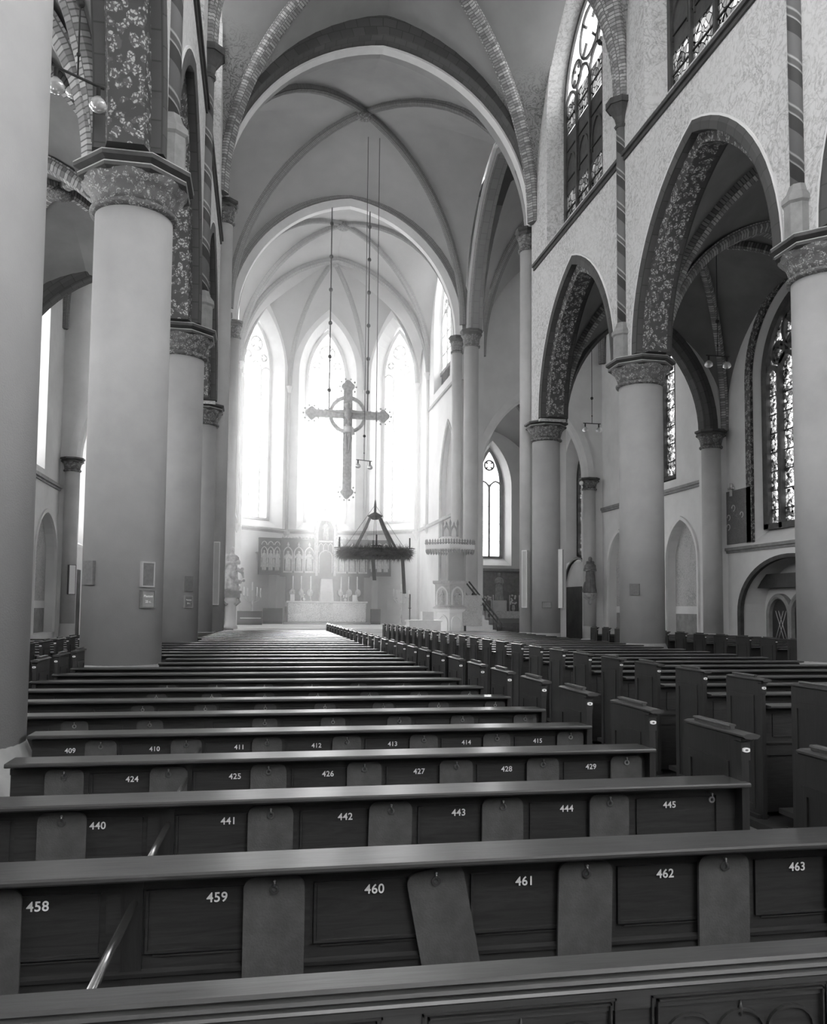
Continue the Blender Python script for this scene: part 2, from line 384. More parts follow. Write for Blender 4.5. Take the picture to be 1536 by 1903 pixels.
def window(name, x, y, d, a, zb, zs, h, lights, glass, bars=0.9, mw=0.07, frame='midstone', nd=0.12, blind=None, tracery=True, port=None):
    """tracery window in the vertical plane through (x,y) along d"""
    D = Vector((d[0], d[1], 0)).normalized(); B = Vector((D.y, -D.x, 0)); C = Vector((x, y, 0))
    root = sgroup(name)
    def P(s, z, b=0): return C+D*s+B*b+Vector((0, 0, z))
    def top(s):
        s = min(abs(s), a)
        if h >= a: R = (a*a+h*h)/(2*a); return zs+sqrt(max(0, R*R-(s+R-a)**2))
        return zs+h*sqrt(max(0, 1-(s/a)**2))
    m = MB(); k = nd/2
    m.sweep(apath(x, y, d, zs, a, h, 14, zs-zb), [(-mw*1.4, -k), (0.03, -k), (0.03, k), (-mw*1.4, k)])
    m.sweep([(P(-a, zb), Vector((0, 0, 1)), B), (P(a, zb), Vector((0, 0, 1)), B)], [(-0.02, -k), (mw, -k), (mw, k), (-0.02, k)])
    wl = 2*a/lights
    zt = zs+0.05 if tracery else None
    for i in range(1, lights):
        s = -a+wl*i
        m.sweep([(P(s, zb), D, B), (P(s, zt if tracery else top(s)), D, B)], [(-mw/2, -k), (mw/2, -k), (mw/2, k), (-mw/2, k)])
    root_f = m.build('mullions', frame, root)
    if tracery:
        t = MB(); q = [(-mw*0.4, -k*0.8), (mw*0.4, -k*0.8), (mw*0.4, k*0.8), (-mw*0.4, k*0.8)]
        for i in range(lights):
            c = P(-a+wl*(i+0.5), 0); z_ = zs-0.25 if i in (0, lights-1) else zs
            t.sweep(apath(c.x, c.y, d, z_, wl/2, wl*0.62, 6, 0.3), q)
        rr = min(a, h)*0.36
        def circ(cs, cz, r):
            pts = [(P(cs+r*cos(th), cz+r*sin(th)), D*cos(th)+Vector((0, 0, sin(th))), B) for th in [2*pi*j/20 for j in range(21)]]
            t.sweep(pts, q)
            for j in range(4):
                th = pi/4+pi/2*j
                t.sweep([(P(cs+r*cos(th), cz+r*sin(th)), D*-sin(th)+Vector((0, 0, cos(th))), B), (P(cs+r*.45*cos(th), cz+r*.45*sin(th)), D*-sin(th)+Vector((0, 0, cos(th))), B)], q)
        circ(0, zs+h*0.52, rr)
        if lights > 2:
            for sg in (-1, 1): circ(sg*a*0.5, zs+h*0.26, rr*0.5)
        t.build('tracery', frame, root)
    b = MB(); z = zb+bars
    while z < zs+h*0.5:
        s = a if z < zs else sqrt(max(0.01, 1-((z-zs)/h)**2))*a*0.93
        if z < zs-0.2: b.box(0, 0, 0, 0, 0, 0) if False else b.sweep([(P(-s, z), Vector((0, 0, 1)), B), (P(s, z), Vector((0, 0, 1)), B)], [(-.018, -.02), (.018, -.02), (.018, .02), (-.018, .02)])
        z += bars
    if b.v: b.build('saddle_bars', 'iron', root)
    def pane(z0, z1f, mat, nm):
        g = MB(); n = 24; ss = [-a*cos(pi*i/n) for i in range(n+1)]
        for i in range(n):
            s0, s1 = ss[i], ss[i+1]
            t0 = top(s0) if z1f is None else z1f; t1 = top(s1) if z1f is None else z1f
            if t0 <= z0 and t1 <= z0: continue
            g.add([P(s0, z0, 0.01), P(s1, z0, 0.01), P(s1, max(z0, t1), 0.01), P(s0, max(z0, t0), 0.01)], [(0, 1, 2, 3)])
        g.build(nm, mat, root)
    if blind:
        zl, zh = blind
        pane(zb, zl, 'stainedfine', 'lower_pane'); pane(zh, zh+.95, 'stainedfine', 'middle_pane'); pane(zh+.95, None, glass, 'upper_pane')
        g = MB(); g.sweep([(P(-a, (zl+zh)/2), Vector((0, 0, 1)), B), (P(a, (zl+zh)/2), Vector((0, 0, 1)), B)], [(-(zh-zl)/2, .02), ((zh-zl)/2, .02), ((zh-zl)/2, .06), (-(zh-zl)/2, .06)])
        for i in range(lights):
            c = P(-a+wl*(i+0.5), 0, -0.0)
            g.sweep(apath(c.x, c.y, d, zh-1.3, wl*0.36, wl*0.5, 6, zh-zl-1.6), [(-.02, -.03), (.02, -.03), (.02, .05), (-.02, .05)])
        g.build('blind_panel', 'darkstone', root)
    else: pane(zb, None, glass, 'pane')
    if port:
        portal(x+port[0]*-0.15, y+port[1]*-0.15, (zb+zs+h*0.8)/2, port[0], port[1], 2*a, zs+h*0.8-zb)
    return root

def half(P0, Pm, zs, za, n):
    """half-arch from P0 (springing) to Pm (crown)"""
    a = math.hypot(Pm[0]-P0[0], Pm[1]-P0[1]); h = za-zs; L = arch2(a, h, n)[:n+1]; dx, dy = (Pm[0]-P0[0])/a, (Pm[1]-P0[1])/a
    return [Vector((P0[0]+dx*(s+a), P0[1]+dy*(s+a), zs+z)) for (s, z, _, _) in L]
def webpatch(m, A, Bc, bulge=0.12, k=6, mi=0):
    vs = []; fs = []; n = len(A)
    for i in range(n):
        t = i/(n-1)
        for j in range(k+1):
            s = j/k; p = A[i].lerp(Bc[i], s); p.z += bulge*4*s*(1-s)*sin(pi*min(1, t*1.2)/2)*min(1, (A[i]-Bc[i]).length/2)
            vs.append(p)
    for i in range(n-1):
        for j in range(k): b = i*(k+1)+j; fs.append((b, b+1, b+k+2, b+k+1))
    m.add(vs, fs, None, mi, True)
def ribsweep(m, pts, prof, mi=0):
    d = (pts[-1]-pts[0]); d.z = 0; d.normalize(); B = Vector((d.y, -d.x, 0)); path = []
    for i, p in enumerate(pts):
        t = (pts[min(i+1, len(pts)-1)]-pts[max(0, i-1)]).normalized(); n = t.cross(B); n = n if n.z >= -0.3 and True else -n
        n = B.cross(t) if B.cross(t).dot(Vector((-d.x, -d.y, 0.6))) > 0 else t.cross(B)
        path.append((p, n, B))
    m.sweep(path, prof, mi=mi)
def bayvault(parent, x0, x1, y0, y1, zs, zt0, zt1, zw0, zw1, zb, web, rib, ribw=0.16, n=14, ribs=True):
    xm, ym = (x0+x1)/2, (y0+y1)/2; wb = MB(); rb = []
    for (cx_, cy_, zt, zw) in ((x0, y0, zt0, zw0), (x1, y0, zt0, zw1), (x0, y1, zt1, zw0), (x1, y1, zt1, zw1)):
        dg = half((cx_, cy_), (xm, ym), zs, zb, n); tr = half((cx_, cy_), (xm, cy_), zs, zt, n); wl_ = half((cx_, cy_), (cx_, ym), zs, zw, n)
        webpatch(wb, tr, dg); webpatch(wb, wl_, dg); rb.append(dg)
    wb.build('vault_web', web, parent)
    if ribs:
        for dg in rb:
            m = MB(); ribsweep(m, dg, [(-0.22, -ribw*0.45), (-0.16, -ribw), (0.05, -ribw), (0.05, ribw), (-0.16, ribw), (-0.22, ribw*0.45)]); m.build('vault_rib', rib, parent)
        b = MB(); b.lathe(xm, ym, [(0.01, zb-0.42), (0.12, zb-0.4), (0.28, zb-0.34), (0.34, zb-0.28), (0.28, zb-0.2), (0.2, zb-0.05)], 16); b.build('vault_boss', 'capital', parent)

# ------------------------------------------------------------------ key dimensions
XL, XR, XM = -1.92, 9.343, 3.71
PY = [5.469+7.154*k for k in range(-2, 4)]      # pier lines
WR, WLf = 15.9, -8.5                            # aisle walls
ZS = 8.0

# ------------------------------------------------------------------ floor
m = MB(); m.box(-9.5, 17, -10, 30.2, -0.1, 0); m.box(-9.5, -2.4, 30.2, 56, -0.1, 0); m.box(9.9, 17, 30.2, 56, -0.1, 0)
m.box(-2.4, 9.9, 30.2, 56, -0.1, 0.0)
struct(m.build('floor', 'floor'))
m = MB()
for i in range(2): m.box(-1.0, 8.6, 30.2+0.42*i, 36.9, 0.0+0.2*i, 0.2*(i+1))
m.box(8.6, 15.4, 30.6, 36.9, 0, 0.4)
for i in range(2): m.box(-1.1, 8.5, 36.9+0.4*i, 47.0, 0.0 if i == 0 else 0.6, 0.6+0.2*i)
m.box(0.2, 7.4, 47.0, 48.6, 0, 0.8); m.box(1.6, 5.8, 48.6, 49.9, 0, 0.8)
tag(m.build('sanctuary_steps', 'lightstone'), 'pale stone platform with steps rising to the sanctuary beyond the nave pews', 'steps')

# ------------------------------------------------------------------ nave arcade walls + clerestory
bays = [(PY[i]+PY[i+1])/2 for i in range(5)]
Y0, Y1 = -10.0, 26.93
def arcade(side):
    s = 1 if side == 'right' else -1
    xi = XR-0.44 if s > 0 else XL+0.44              # nave-side face
    lo = sgroup('wall_arcade_'+side)
    ops = [dict(c=b-Y0, a=2.95, zb=7.9, zs=ZS, h=4.1) for b in bays]
    wall('arcade_wall', (xi, Y0), (0, 1), Y1-Y0+0.3, 7.92, 13.2, -0.88*s, ops, 'painted', lo)
    ops = [dict(c=b-Y0, a=2.3, zb=13.55, zs=17.9, h=2.9, sb=0.92, dz=0.0) for b in bays]
    wall('clerestory_wall', (xi, Y0), (0, 1), Y1-Y0+0.3, 13.2, 22.5, -0.6*s, ops, 'painted', lo)
    for b in bays:
        archring('arch_moulding', xi+0.44*s, b, (0, 1), ZS, 2.98, 4.13, [(-0.16, -0.47), (0.0, -0.5), (0.1, -0.47), (0.1, 0.47), (0.0, 0.5), (-0.16, 0.47)], 'archdark', lo)
        archring('arch_soffit_band', xi+0.44*s, b, (0, 1), ZS, 2.82, 3.97, [(-0.2, -0.24), (0, -0.3), (0, 0.3), (-0.2, 0.24)], 'floral', lo)
        archring('hood_mould', xi-0.0*s, b, (0, 1), ZS, 3.08, 4.23, [(0, -0.03), (0.05, -0.03), (0.05, 0.03), (0, 0.03)], 'lightstone', lo)
    m = MB()
    x_a, x_b = sorted((xi+0.05*s, xi-0.10*s))
    m.box(x_a, x_b, Y0, Y1, 13.28, 13.38); m.box(min(xi, xi-0.05*s), max(xi, xi-0.05*s), Y0, Y1, 13.18, 13.28); m.build('string_course', 'darkstone', lo)
    return lo, xi
for side in ('right', 'left'):
    lo, xi = arcade(side); s = 1 if side == 'right' else -1
    for i, b in enumerate(bays):
        window('window_%d' % (1+i+(0 if s > 0 else 5)), xi+0.58*s, b, (0, 1), 2.12, 13.55, 17.9, 2.7, 4, 'clear', bars=1.0, mw=0.1, frame='darkstone', blind=(15.1, 17.1) if i > 2 else None, port=(-s, 0))

# wall shafts between the bays
for side, s in (('right', 1), ('left', -1)):
    xi = XR-0.47 if s > 0 else XL+0.47
    for k in (1, 2, 3, 4):
        if k == 1 and s < 0: continue
        y = PY[k]; where = {1: 'beside the camera', 2: 'above the near pier', 3: 'above the nearest fully visible pier' if s < 0 else 'above the pier at the right edge', 4: 'above the second pier' if s < 0 else 'above the middle free-standing pier'}[k]
        if k == 1: continue
        t = thing('wall_shaft', 'slim spiral-banded wall shaft on the %s side, %s' % (side, where), 'column', (xi, y, ZS), 'spiral painted wall shafts')
        m = MB(); m.lathe(xi, y, [(0.135, 8.95), (0.135, 14.15)], 16); m.build('shaft', 'spiral', t)
        m = MB(); m.lathe(xi, y, [(0.24, 8.0), (0.24, 8.62), (0.28, 8.66), (0.28, 8.74), (0.2, 8.84), (0.15, 8.98)], 8, rot=pi/8, sm=False); m.build('base', 'midstone', t)
        m = MB(); m.lathe(xi, y, [(0.16, 14.08), (0.19, 14.13), (0.14, 14.2), (0.18, 14.35), (0.36, 14.62), (0.4, 14.62), (0.4, 14.78)], 8, rot=pi/8, sm=False); m.build('capital', 'darkstone', t)

# ------------------------------------------------------------------ piers
PIERBASE = {}
def pier(x, y, r, label, z_neck=7.38, z_top=8.0, mat='pier', flare=0.2, capm='capital', aba='darkstone', group=None, z0=0.0, name='pier', nabs=8):
    t = thing(name, label, 'column', (x, y, z0), group)
    m = MB(); m.lathe(x, y, [(r*1.5, z0), (r*1.5, z0+0.5), (r*1.42, z0+0.62), (r*1.1, z0+0.8), (r*1.0, z0+0.93)] if r > .5 else [(r*1.2, z0), (r*1.2, z0+0.32), (r*1.1, z0+0.4), (r*1.0, z0+0.96)], 40, sm=False); m.build('base', 'midstone' if r > .5 else mat, t)
    m = MB(); m.lathe(x, y, [(r, z0+0.9), (r*0.985, z_neck)], 48); m.build('shaft', mat, t)
    hb = z_top-z_neck
    m = MB()
    m.lathe(x, y, [(r*0.98, z_neck-0.05), (r+0.06, z_neck-0.03), (r+0.07, z_neck+0.02), (r+0.02, z_neck+0.06)], 40)
    m.lathe(x, y, [(r+0.01, z_neck+0.05), (r+0.03, z_neck+hb*0.25), (r+flare*0.45, z_neck+hb*0.5), (r+flare, z_neck+hb*0.66)], 24, mi=0)
    m.build('capital', capm, t)
    m = MB(); q = r+flare
    m.lathe(x, y, [(q*0.98, z_neck+hb*0.62), (q*1.07, z_neck+hb*0.66), (q*1.07, z_neck+hb*0.75), (q*1.01, z_neck+hb*0.8), (q*1.15, z_neck+hb*0.87), (q*1.15, z_top-0.01), (q*1.02, z_top)], nabs, rot=pi/8, sm=False)
    m.build('abacus', aba, t)
    if r > .4:
        m = MB()
        for zz, qq in ((hb*.752, 1.07), (hb*.97, 1.15)): m.lathe(x, y, [(q*qq-.01, z_neck+zz-.012), (q*qq+.006, z_neck+zz-.006), (q*qq+.006, z_neck+zz+.006), (q*qq-.01, z_neck+zz+.012)], nabs, rot=pi/8, sm=False)
        m.build('abacus_fillet', 'cardlight', t)
    return t
names_l = {1: 'huge grey round pier cut off by the left edge of the picture', 2: 'large grey round pier with a leaf capital nearest on the left', 3: 'grey round pier just behind the largest one on the left'}
names_r = {2: 'grey round pier standing at the right edge of the picture', 3: 'grey round pier in the middle of the right arcade with a dark octagonal capital'}
for k in (2, 3, 4):
    pier(XL, PY[k], 0.55, names_l[k-1], group='nave piers')
for k in (3, 4):
    pier(XR, PY[k], 0.55, names_r[k-1], group='nave piers')
pier(XR, PY[2], 0.55, 'grey round pier right of the camera outside the picture'); 
pier(XR, PY[5]+0.1, 0.47, 'grey half-round respond pier at the near right corner of the crossing', group='crossing piers', flare=0.17)
pier(XL, PY[5]+0.1, 0.47, 'grey half-round respond pier at the near left corner of the crossing', group='crossing piers', flare=0.17)
# tall crossing shafts
def tall(x, y, r, label, zt=15.0, z0=0.0, mat='pierlight'):
    pier(x, y, r, label, zt-0.75, zt, mat, 0.12, 'capital', 'darkstone', 'tall crossing shafts', z0, 'crossing_shaft')
tall(8.98, 27.85, 0.29, 'tall slender pale shaft carrying the near crossing arch on the right')
tall(-1.42, 27.85, 0.29, 'tall slender pale shaft carrying the near crossing arch on the left')
tall(8.86, 38.3, 0.24, 'slimmer of the twin shafts beside the pulpit', 14.5)
tall(9.3, 37.3, 0.34, 'thicker of the twin shafts beside the pulpit', 14.5)
tall(-1.4, 38.3, 0.24, 'slender shaft at the left corner of the choir behind the baroque statue', 14.5)
tall(-1.95, 37.3, 0.34, 'thicker shaft at the left far corner of the crossing', 14.5)
# crossing pier cores
m = MB(); m.box(9.25, 9.95, 27.05, 28.5, 0, 22); m.box(9.35, 9.95, 37.5, 39.0, 0, 22)
m.box(-2.5, -1.85, 27.05, 28.5, 0, 22); m.box(-2.5, -1.95, 37.5, 39.0, 0, 22)
struct(m.build('wall_crossing', 'plaster'))

# ------------------------------------------------------------------ crossing arches
cl = sgroup('ceiling_crossing')
AC = (9.1-(-1.66))/2; xc_ = (9.1-1.66)/2
archring('crossing_arch_outer', XM, 27.2, (1, 0), 14.95, 5.2, 5.74, [(0, -0.2), (0.3, -0.26), (0.58, -0.32), (0.64, -0.2), (0.64, 0.5), (0, 0.5)], 'archdark', cl, n=20)
archring('crossing_arch_roll', XM, 26.93, (1, 0), 14.95, 5.5, 6.04, [(0, -0.05), (0.03, -0.05), (0.03, 0.02), (0, 0.02)], 'midstone', cl, n=20)
archring('crossing_arch_soffit', XM, 27.45, (1, 0), 14.95, 5.14, 5.67, [(0, -0.2), (0.06, -0.28), (0.3, -0.28), (0.3, 0.2), (0, 0.16)], 'lightstone', cl, n=20)
archring('crossing_arch_back', XM, 27.95, (1, 0), 14.95, 5.3, 5.98, [(0, -0.4), (0.3, -0.4), (0.3, 0.5), (0, 0.5)], 'web', cl, n=20)
archring('choir_arch', XM, 38.15, (1, 0), 14.5, 5.0, 5.7, [(0, -0.16), (0.3, -0.3), (0.3, 0.3), (0, 0.16)], 'lightstone', cl, n=20)
archring('choir_arch_outer', XM, 38.1, (1, 0), 14.5, 5.3, 6.05, [(0, -0.3), (0.55, -0.3), (0.55, 0.3), (0, 0.3)], 'ribbrick', cl, n=20)
for s, x in ((1, XR+0.25), (-1, XL-0.2)):
    archring('transept_arch', x, 33.0, (0, 1), 14.6, 4.5, 6.0, [(0, -0.28), (0.45, -0.36), (0.45, 0.36), (0, 0.28)], 'archmid', cl, n=16)
    archring('transept_arch_roll', x-0.36*s, 33.0, (0, 1), 14.6, 4.75, 6.25, [(0, -0.06), (0.12, -0.06), (0.12, 0.06), (0, 0.06)], 'lightstone', cl, n=16)
bayvault(cl, -1.66, 9.1, 27.7, 37.9, 14.95, 20.95, 20.6, 20.9, 20.9, 21.7, 'web', 'ribbrick', 0.15)

# nave vault
cn = sgroup('ceiling_nave')
for i in range(5):
    z = 14.85
    bayvault(cn, -1.5, 8.92, PY[i], PY[i+1], z, 20.9, 21.3 if i == 4 else 20.9, 20.9, 20.9, 21.9, 'webnave', 'ribpaint', 0.2)
    archring('transverse_rib', XM, PY[i], (1, 0), z, 5.2, 6.0, [(-0.2, -0.12), (-0.1, -0.25), (0.05, -0.25), (0.05, 0.25), (-0.1, 0.25), (-0.2, 0.12)], 'ribpaint', cn)
# transept vaults
ct = sgroup('ceiling_transepts')
bayvault(ct, 9.9, WR, 28.3, 37.8, 13.5, 18.5, 18.5, 19.5, 19.5, 20.5, 'web', 'ribbrick')
bayvault(ct, WLf, -2.5, 28.3, 37.8, 13.5, 18.5, 18.5, 19.5, 19.5, 20.5, 'web', 'ribbrick')
m = MB(); m.box(9.6, WR+0.8, 27, 39, 21, 21.2); m.box(WLf-.8, -2.2, 27, 39, 21, 21.2); m.box(9.6, WR+0.8, -10, 27, 14.2, 14.4); m.box(WLf-.8, -2.2, -10, 27, 14.2, 14.4)
m.box(9.3, WR+0.8, 38.4, 56, 14.2, 14.4); m.box(WLf-.8, -1.8, 38.4, 56, 14.2, 14.4); m.box(-3, 10.4, -10.5, 56, 22.4, 22.6)
m.build('roof_deck', 'webdark', ct)
# aisle vaults
ca = sgroup('ceiling_aisles')
for i in range(5):
    for x0, x1 in ((9.8, WR), (WLf, -2.4)):
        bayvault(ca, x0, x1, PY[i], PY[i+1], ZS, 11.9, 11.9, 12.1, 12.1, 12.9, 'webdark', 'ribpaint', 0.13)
        if i: archring('transverse_rib', (x0+x1)/2, PY[i], (1, 0), ZS, 3.0, 3.9, [(-0.2, -0.12), (-0.1, -0.22), (0.05, -0.22), (0.05, 0.22), (-0.1, 0.22), (-0.2, 0.12)], 'ribpaint', ca)
for x0, x1 in ((9.9, WR), (WLf, -2.5)):
    bayvault(ca, x0, x1, 38.8, 46.8, ZS, 11.9, 12.0, 12.1, 12.1, 12.9, 'web', 'ribbrick', 0.12)

# ------------------------------------------------------------------ transept cross walls with arches (aisle ends)
for nm, y, c1, mt, am in (('wall_transept_west', 26.9, 1, 'plaster', 'archdark'), ('wall_transept_east', 38.1, 1, 'plaster', 'lightstone')):
    g = sgroup(nm)
    for x0, c, L in ((9.7, 12.62, 6.3), (-8.6, -5.2, 6.3)):
        wall('cross_wall', (x0, y), (1, 0), L, 0, 21.5, 0.7, [dict(c=c-x0, a=2.62, zb=0, zs=ZS, h=4.0)], mt, g)
        archring('arch_moulding', c, y+0.33, (1, 0), ZS, 2.64, 4.02, [(-0.12, -0.2), (0.0, -0.4), (0.3, -0.4), (0.3, 0.4), (0.0, 0.4), (-0.12, 0.2)], am, g)
for x, s, nm in ((15.33, 1, 'right'), (-8.0, -1, 'left')):
    pier(x, 26.93, 0.33, 'slender round column against the %s aisle wall at the near side of the transept' % nm, 7.4, ZS, 'pierlight', 0.14, group='aisle wall columns', name='aisle_column')
    pier(x, 38.1, 0.3, 'slender pale column on the far side of the %s transept arm' % nm, 7.45, ZS, 'pierlight', 0.14, group='aisle wall columns', name='aisle_column')
    for k in (2, 3, 4):
        if s < 0 and k < 4: continue
        pier(x+0.35*s, PY[k], 0.3, {2: 'round wall column in the right aisle hidden behind the near pier', 3: 'round wall column in the right aisle behind the edge pier', 4: 'round wall column in the %s aisle behind the arcade' % nm}[k], 7.4, ZS, 'pierlight', 0.14, group='aisle wall columns', name='aisle_column')

# ------------------------------------------------------------------ aisle outer walls
g = sgroup('wall_right')
# aisle part (y<27)
wall('lower_wall', (WR, -10), (0, 1), 37, 0, 3.8, -0.9, [dict(c=bays[4]+10, a=2.75, zb=0, zs=1.7, h=1.75)], 'plaster', g)
ops = [dict(c=b+10, a=2.06, zb=3.95, zs=9.4, h=2.75, sb=0.86, dz=0.45) for b in bays]
wall('upper_wall', (WR, -10), (0, 1), 37, 3.8, 14.3, -0.45, ops, 'plaster', g)
m = MB(); m.box(WR-0.12, WR+0.05, -10, 27, 3.8, 3.9); m.box(WR-0.06, WR+0.05, -10, 27, 3.72, 3.8); m.build('string_course', 'midstone', g)
for b in bays: archring('painted_reveal', WR+0.02, b, (0, 1), 9.4, 2.02, 2.71, [(-0.02, -0.05), (0.3, -0.05), (0.3, 0.05), (-0.02, 0.05)], 'floral', g, leg=5.4)
archring('door_arch_mould', WR, bays[4], (0, 1), 1.7, 2.75, 1.75, [(-0.06, -0.08), (0.06, -0.12), (0.06, 0.05), (-0.06, 0.05)], 'darkstone', g, leg=1.7)
# transept part
wall('transept_lower_wall', (WR+.1, 27), (0, 1), 12, 0, 6.45, -0.9, [dict(c=3.37, a=1.28, zb=0.75, zs=3.6, h=1.7), dict(c=9.15, a=1.28, zb=0.75, zs=3.6, h=1.7)], 'plaster', g)
wall('transept_upper_wall', (WR+.1, 27), (0, 1), 12, 6.45, 22, -0.9, [dict(c=6.1, a=2.35, zb=6.9, zs=13.5, h=3.3, sb=0.92, dz=0.3)], 'plaster', g)
m = MB(); m.box(WR-0.05, WR+0.15, 27.2, 38, 6.45, 6.56); m.box(WR, WR+0.15, 27.2, 38, 6.36, 6.45); m.build('string_course', 'midstone', g)
for c in (30.37, 36.15): archring('niche_mould', WR+0.08, c, (0, 1), 3.6, 1.28, 1.7, [(-0.05, -0.05), (0.09, -0.07), (0.09, 0.05), (-0.05, 0.05)], 'lightstone', g, leg=2.8)
# chapel part
wall('chapel_wall', (WR+.1, 38.8), (0, 1), 8.6, 0, 14.3, -0.9, [dict(c=3.4, a=1.35, zb=4.1, zs=8.6, h=2.2, sb=0.7, dz=0.5)], 'plaster', g)
g = sgroup('wall_left')
wall('lower_wall', (WLf, -10), (0, 1), 37, 0, 3.8, 0.9, [], 'plaster', g)
wall('upper_wall', (WLf, -10), (0, 1), 37, 3.8, 14.3, 0.9, [dict(c=b+10, a=2.06, zb=3.95, zs=9.4, h=2.75, sb=0.66, dz=0.5) for b in bays], 'plaster', g)
wall('transept_lower_wall', (WLf, 27), (0, 1), 12, 0, 6.7, 0.9, [dict(c=3.37, a=1.28, zb=0.75, zs=3.6, h=1.7), dict(c=9.2, a=1.75, zb=0.6, zs=3.6, h=1.9)], 'plaster', g)
wall('transept_upper_wall', (WLf, 27), (0, 1), 12, 6.7, 22, 0.9, [dict(c=6.2, a=2.35, zb=7.1, zs=13.5, h=3.3, sb=0.85, dz=0.3)], 'plaster', g)
m = MB(); m.box(WLf-0.05, WLf+0.15, 27.2, 38, 6.65, 6.78); m.box(WLf-.05, WLf+0.08, 27.2, 38, 6.56, 6.65); m.build('string_course', 'midstone', g)
archring('niche_mould', WLf, 36.2, (0, 1), 3.6, 1.75, 1.9, [(-0.05, -0.05), (0.1, -0.07), (0.1, 0.07), (-0.05, 0.05)], 'lightstone', g, leg=3.0)
wall('chapel_wall', (WLf, 38.8), (0, 1), 8.6, 0, 14.3, 0.9, [dict(c=3.6, a=1.8, zb=4.6, zs=8.6, h=2.2, sb=0.8, dz=0.5)], 'plaster', g)
n_ = 11
for i, b in enumerate(bays):
    window('window_%d' % n_, WR+0.4, b, (0, 1), 1.76, 4.4, 9.4, 2.45, 4, 'stained' if i > 2 else 'clear', bars=0.62, mw=0.17, frame='darkstone', nd=0.3, port=(-1, 0)); n_ += 1
    window('window_%d' % n_, WLf-0.8, b, (0, 1), 1.3, 4.42, 9.4, 2.0, 3, 'clear', bars=0.9, mw=0.1, port=(1, 0)); n_ += 1
window('window_%d' % n_, WR+0.9, 33.1, (0, 1), 2.15, 7.2, 13.5, 3.0, 4, 'stained', bars=0.75, mw=0.13, frame='darkstone', nd=0.3, port=(-1, 0)); n_ += 1
window('window_%d' % n_, WLf-0.75, 33.2, (0, 1), 2.0, 7.4, 13.5, 2.9, 4, 'clear', bars=1.0, mw=0.08, frame='darkstone', port=(1, 0)); n_ += 1
window('window_%d' % n_, WR+0.9, 42.2, (0, 1), 0.95, 4.6, 8.6, 1.7, 2, 'stained', bars=0.6, mw=0.12, frame='darkstone', nd=0.3, port=(-1, 0)); n_ += 1
window('window_%d' % n_, WLf-0.75, 42.4, (0, 1), 1.4, 5.1, 8.6, 1.8, 3, 'clear', bars=0.9, port=(1, 0)); n_ += 1

# chapel end walls
for x0, nm, c in ((9.0, 'wall_chapel_right', 12.95), (-9.3, 'wall_chapel_left', -5.4)):
    g = sgroup(nm); wall('end_wall', (x0, 46.8), (1, 0), 7.9 if x0 > 0 else 8.2, 0, 14.3, 0.8, [dict(c=c-x0, a=1.15, zb=4.2, zs=8.7, h=2.7, sb=0.7, dz=0.5)], 'plaster', g)
    m = MB(); m.box(x0+0.4, x0+7, 46.68, 46.82, 3.9, 4.02); m.build('string_course', 'midstone', g)
    window('window_%d' % n_, c, 47.5, (1, 0), 0.78, 4.65, 8.9, 2.25, 2, 'clear', bars=1.0, mw=0.12, frame='midstone', port=(0, -1)); n_ += 1

# west end
g = sgroup('wall_west'); wall('gable_wall', (-9.5, -9.2), (1, 0), 26.5, 0, 22.5, -0.8, [dict(c=XM+9.5, a=3.4, zb=6, zs=14, h=4.6)], 'plaster', g)
window('window_%d' % n_, XM, -9.8, (1, 0), 3.3, 6.1, 14, 4.5, 6, 'clear', bars=1.2, port=(0, 1)); n_ += 1

# ------------------------------------------------------------------ choir and apse
AP = [(-1.4, 38.8), (-1.4, 47.9), (1.4, 50.2), (6.02, 50.2), (8.8, 47.9), (8.95, 38.8)]
g = sgroup('wall_choir')
wall('choir_wall_right', (8.95, 38.8), (0, 1), 9.1, 0, 12.6, -0.7, [dict(c=1.75, a=1.85, zb=0, zs=7.6, h=3.4)], 'plaster', g)
wall('choir_clerestory_right', (8.95, 38.8), (0, 1), 9.1, 12.6, 22.5, -0.6, [dict(c=3.4, a=2.0, zb=13.2, zs=17.0, h=3.0)], 'plaster', g)
wall('choir_wall_left', (-1.4, 38.8), (0, 1), 9.1, 0, 22.5, 0.7, [dict(c=3.4, a=2.0, zb=13.2, zs=17.0, h=3.0)], 'plaster', g)
m = MB(); m.box(8.85, 9.0, 38.8, 45.4, 12.55, 12.68); m.build('string_course', 'midstone', g)
m = MB(); m.box(9.25, 9.6, 38.9, 42.6, 0, 12); m.build('chapel_screen', 'pier', g)
archring('choir_opening_mould', 8.98, 40.55, (0, 1), 7.6, 1.8, 3.35, [(-0.05, -0.05), (0.12, -0.07), (0.12, 0.05), (-0.05, 0.05)], 'midstone', g, leg=7.0)
window('window_%d' % n_, 9.4, 42.2, (0, 1), 1.9, 13.3, 17, 2.9, 3, 'clear', bars=1.0, port=(-1, 0)); n_ += 1
window('window_%d' % n_, -1.9, 42.2, (0, 1), 1.9, 13.3, 17, 2.9, 3, 'clear', bars=1.0, port=(1, 0)); n_ += 1
fac = []
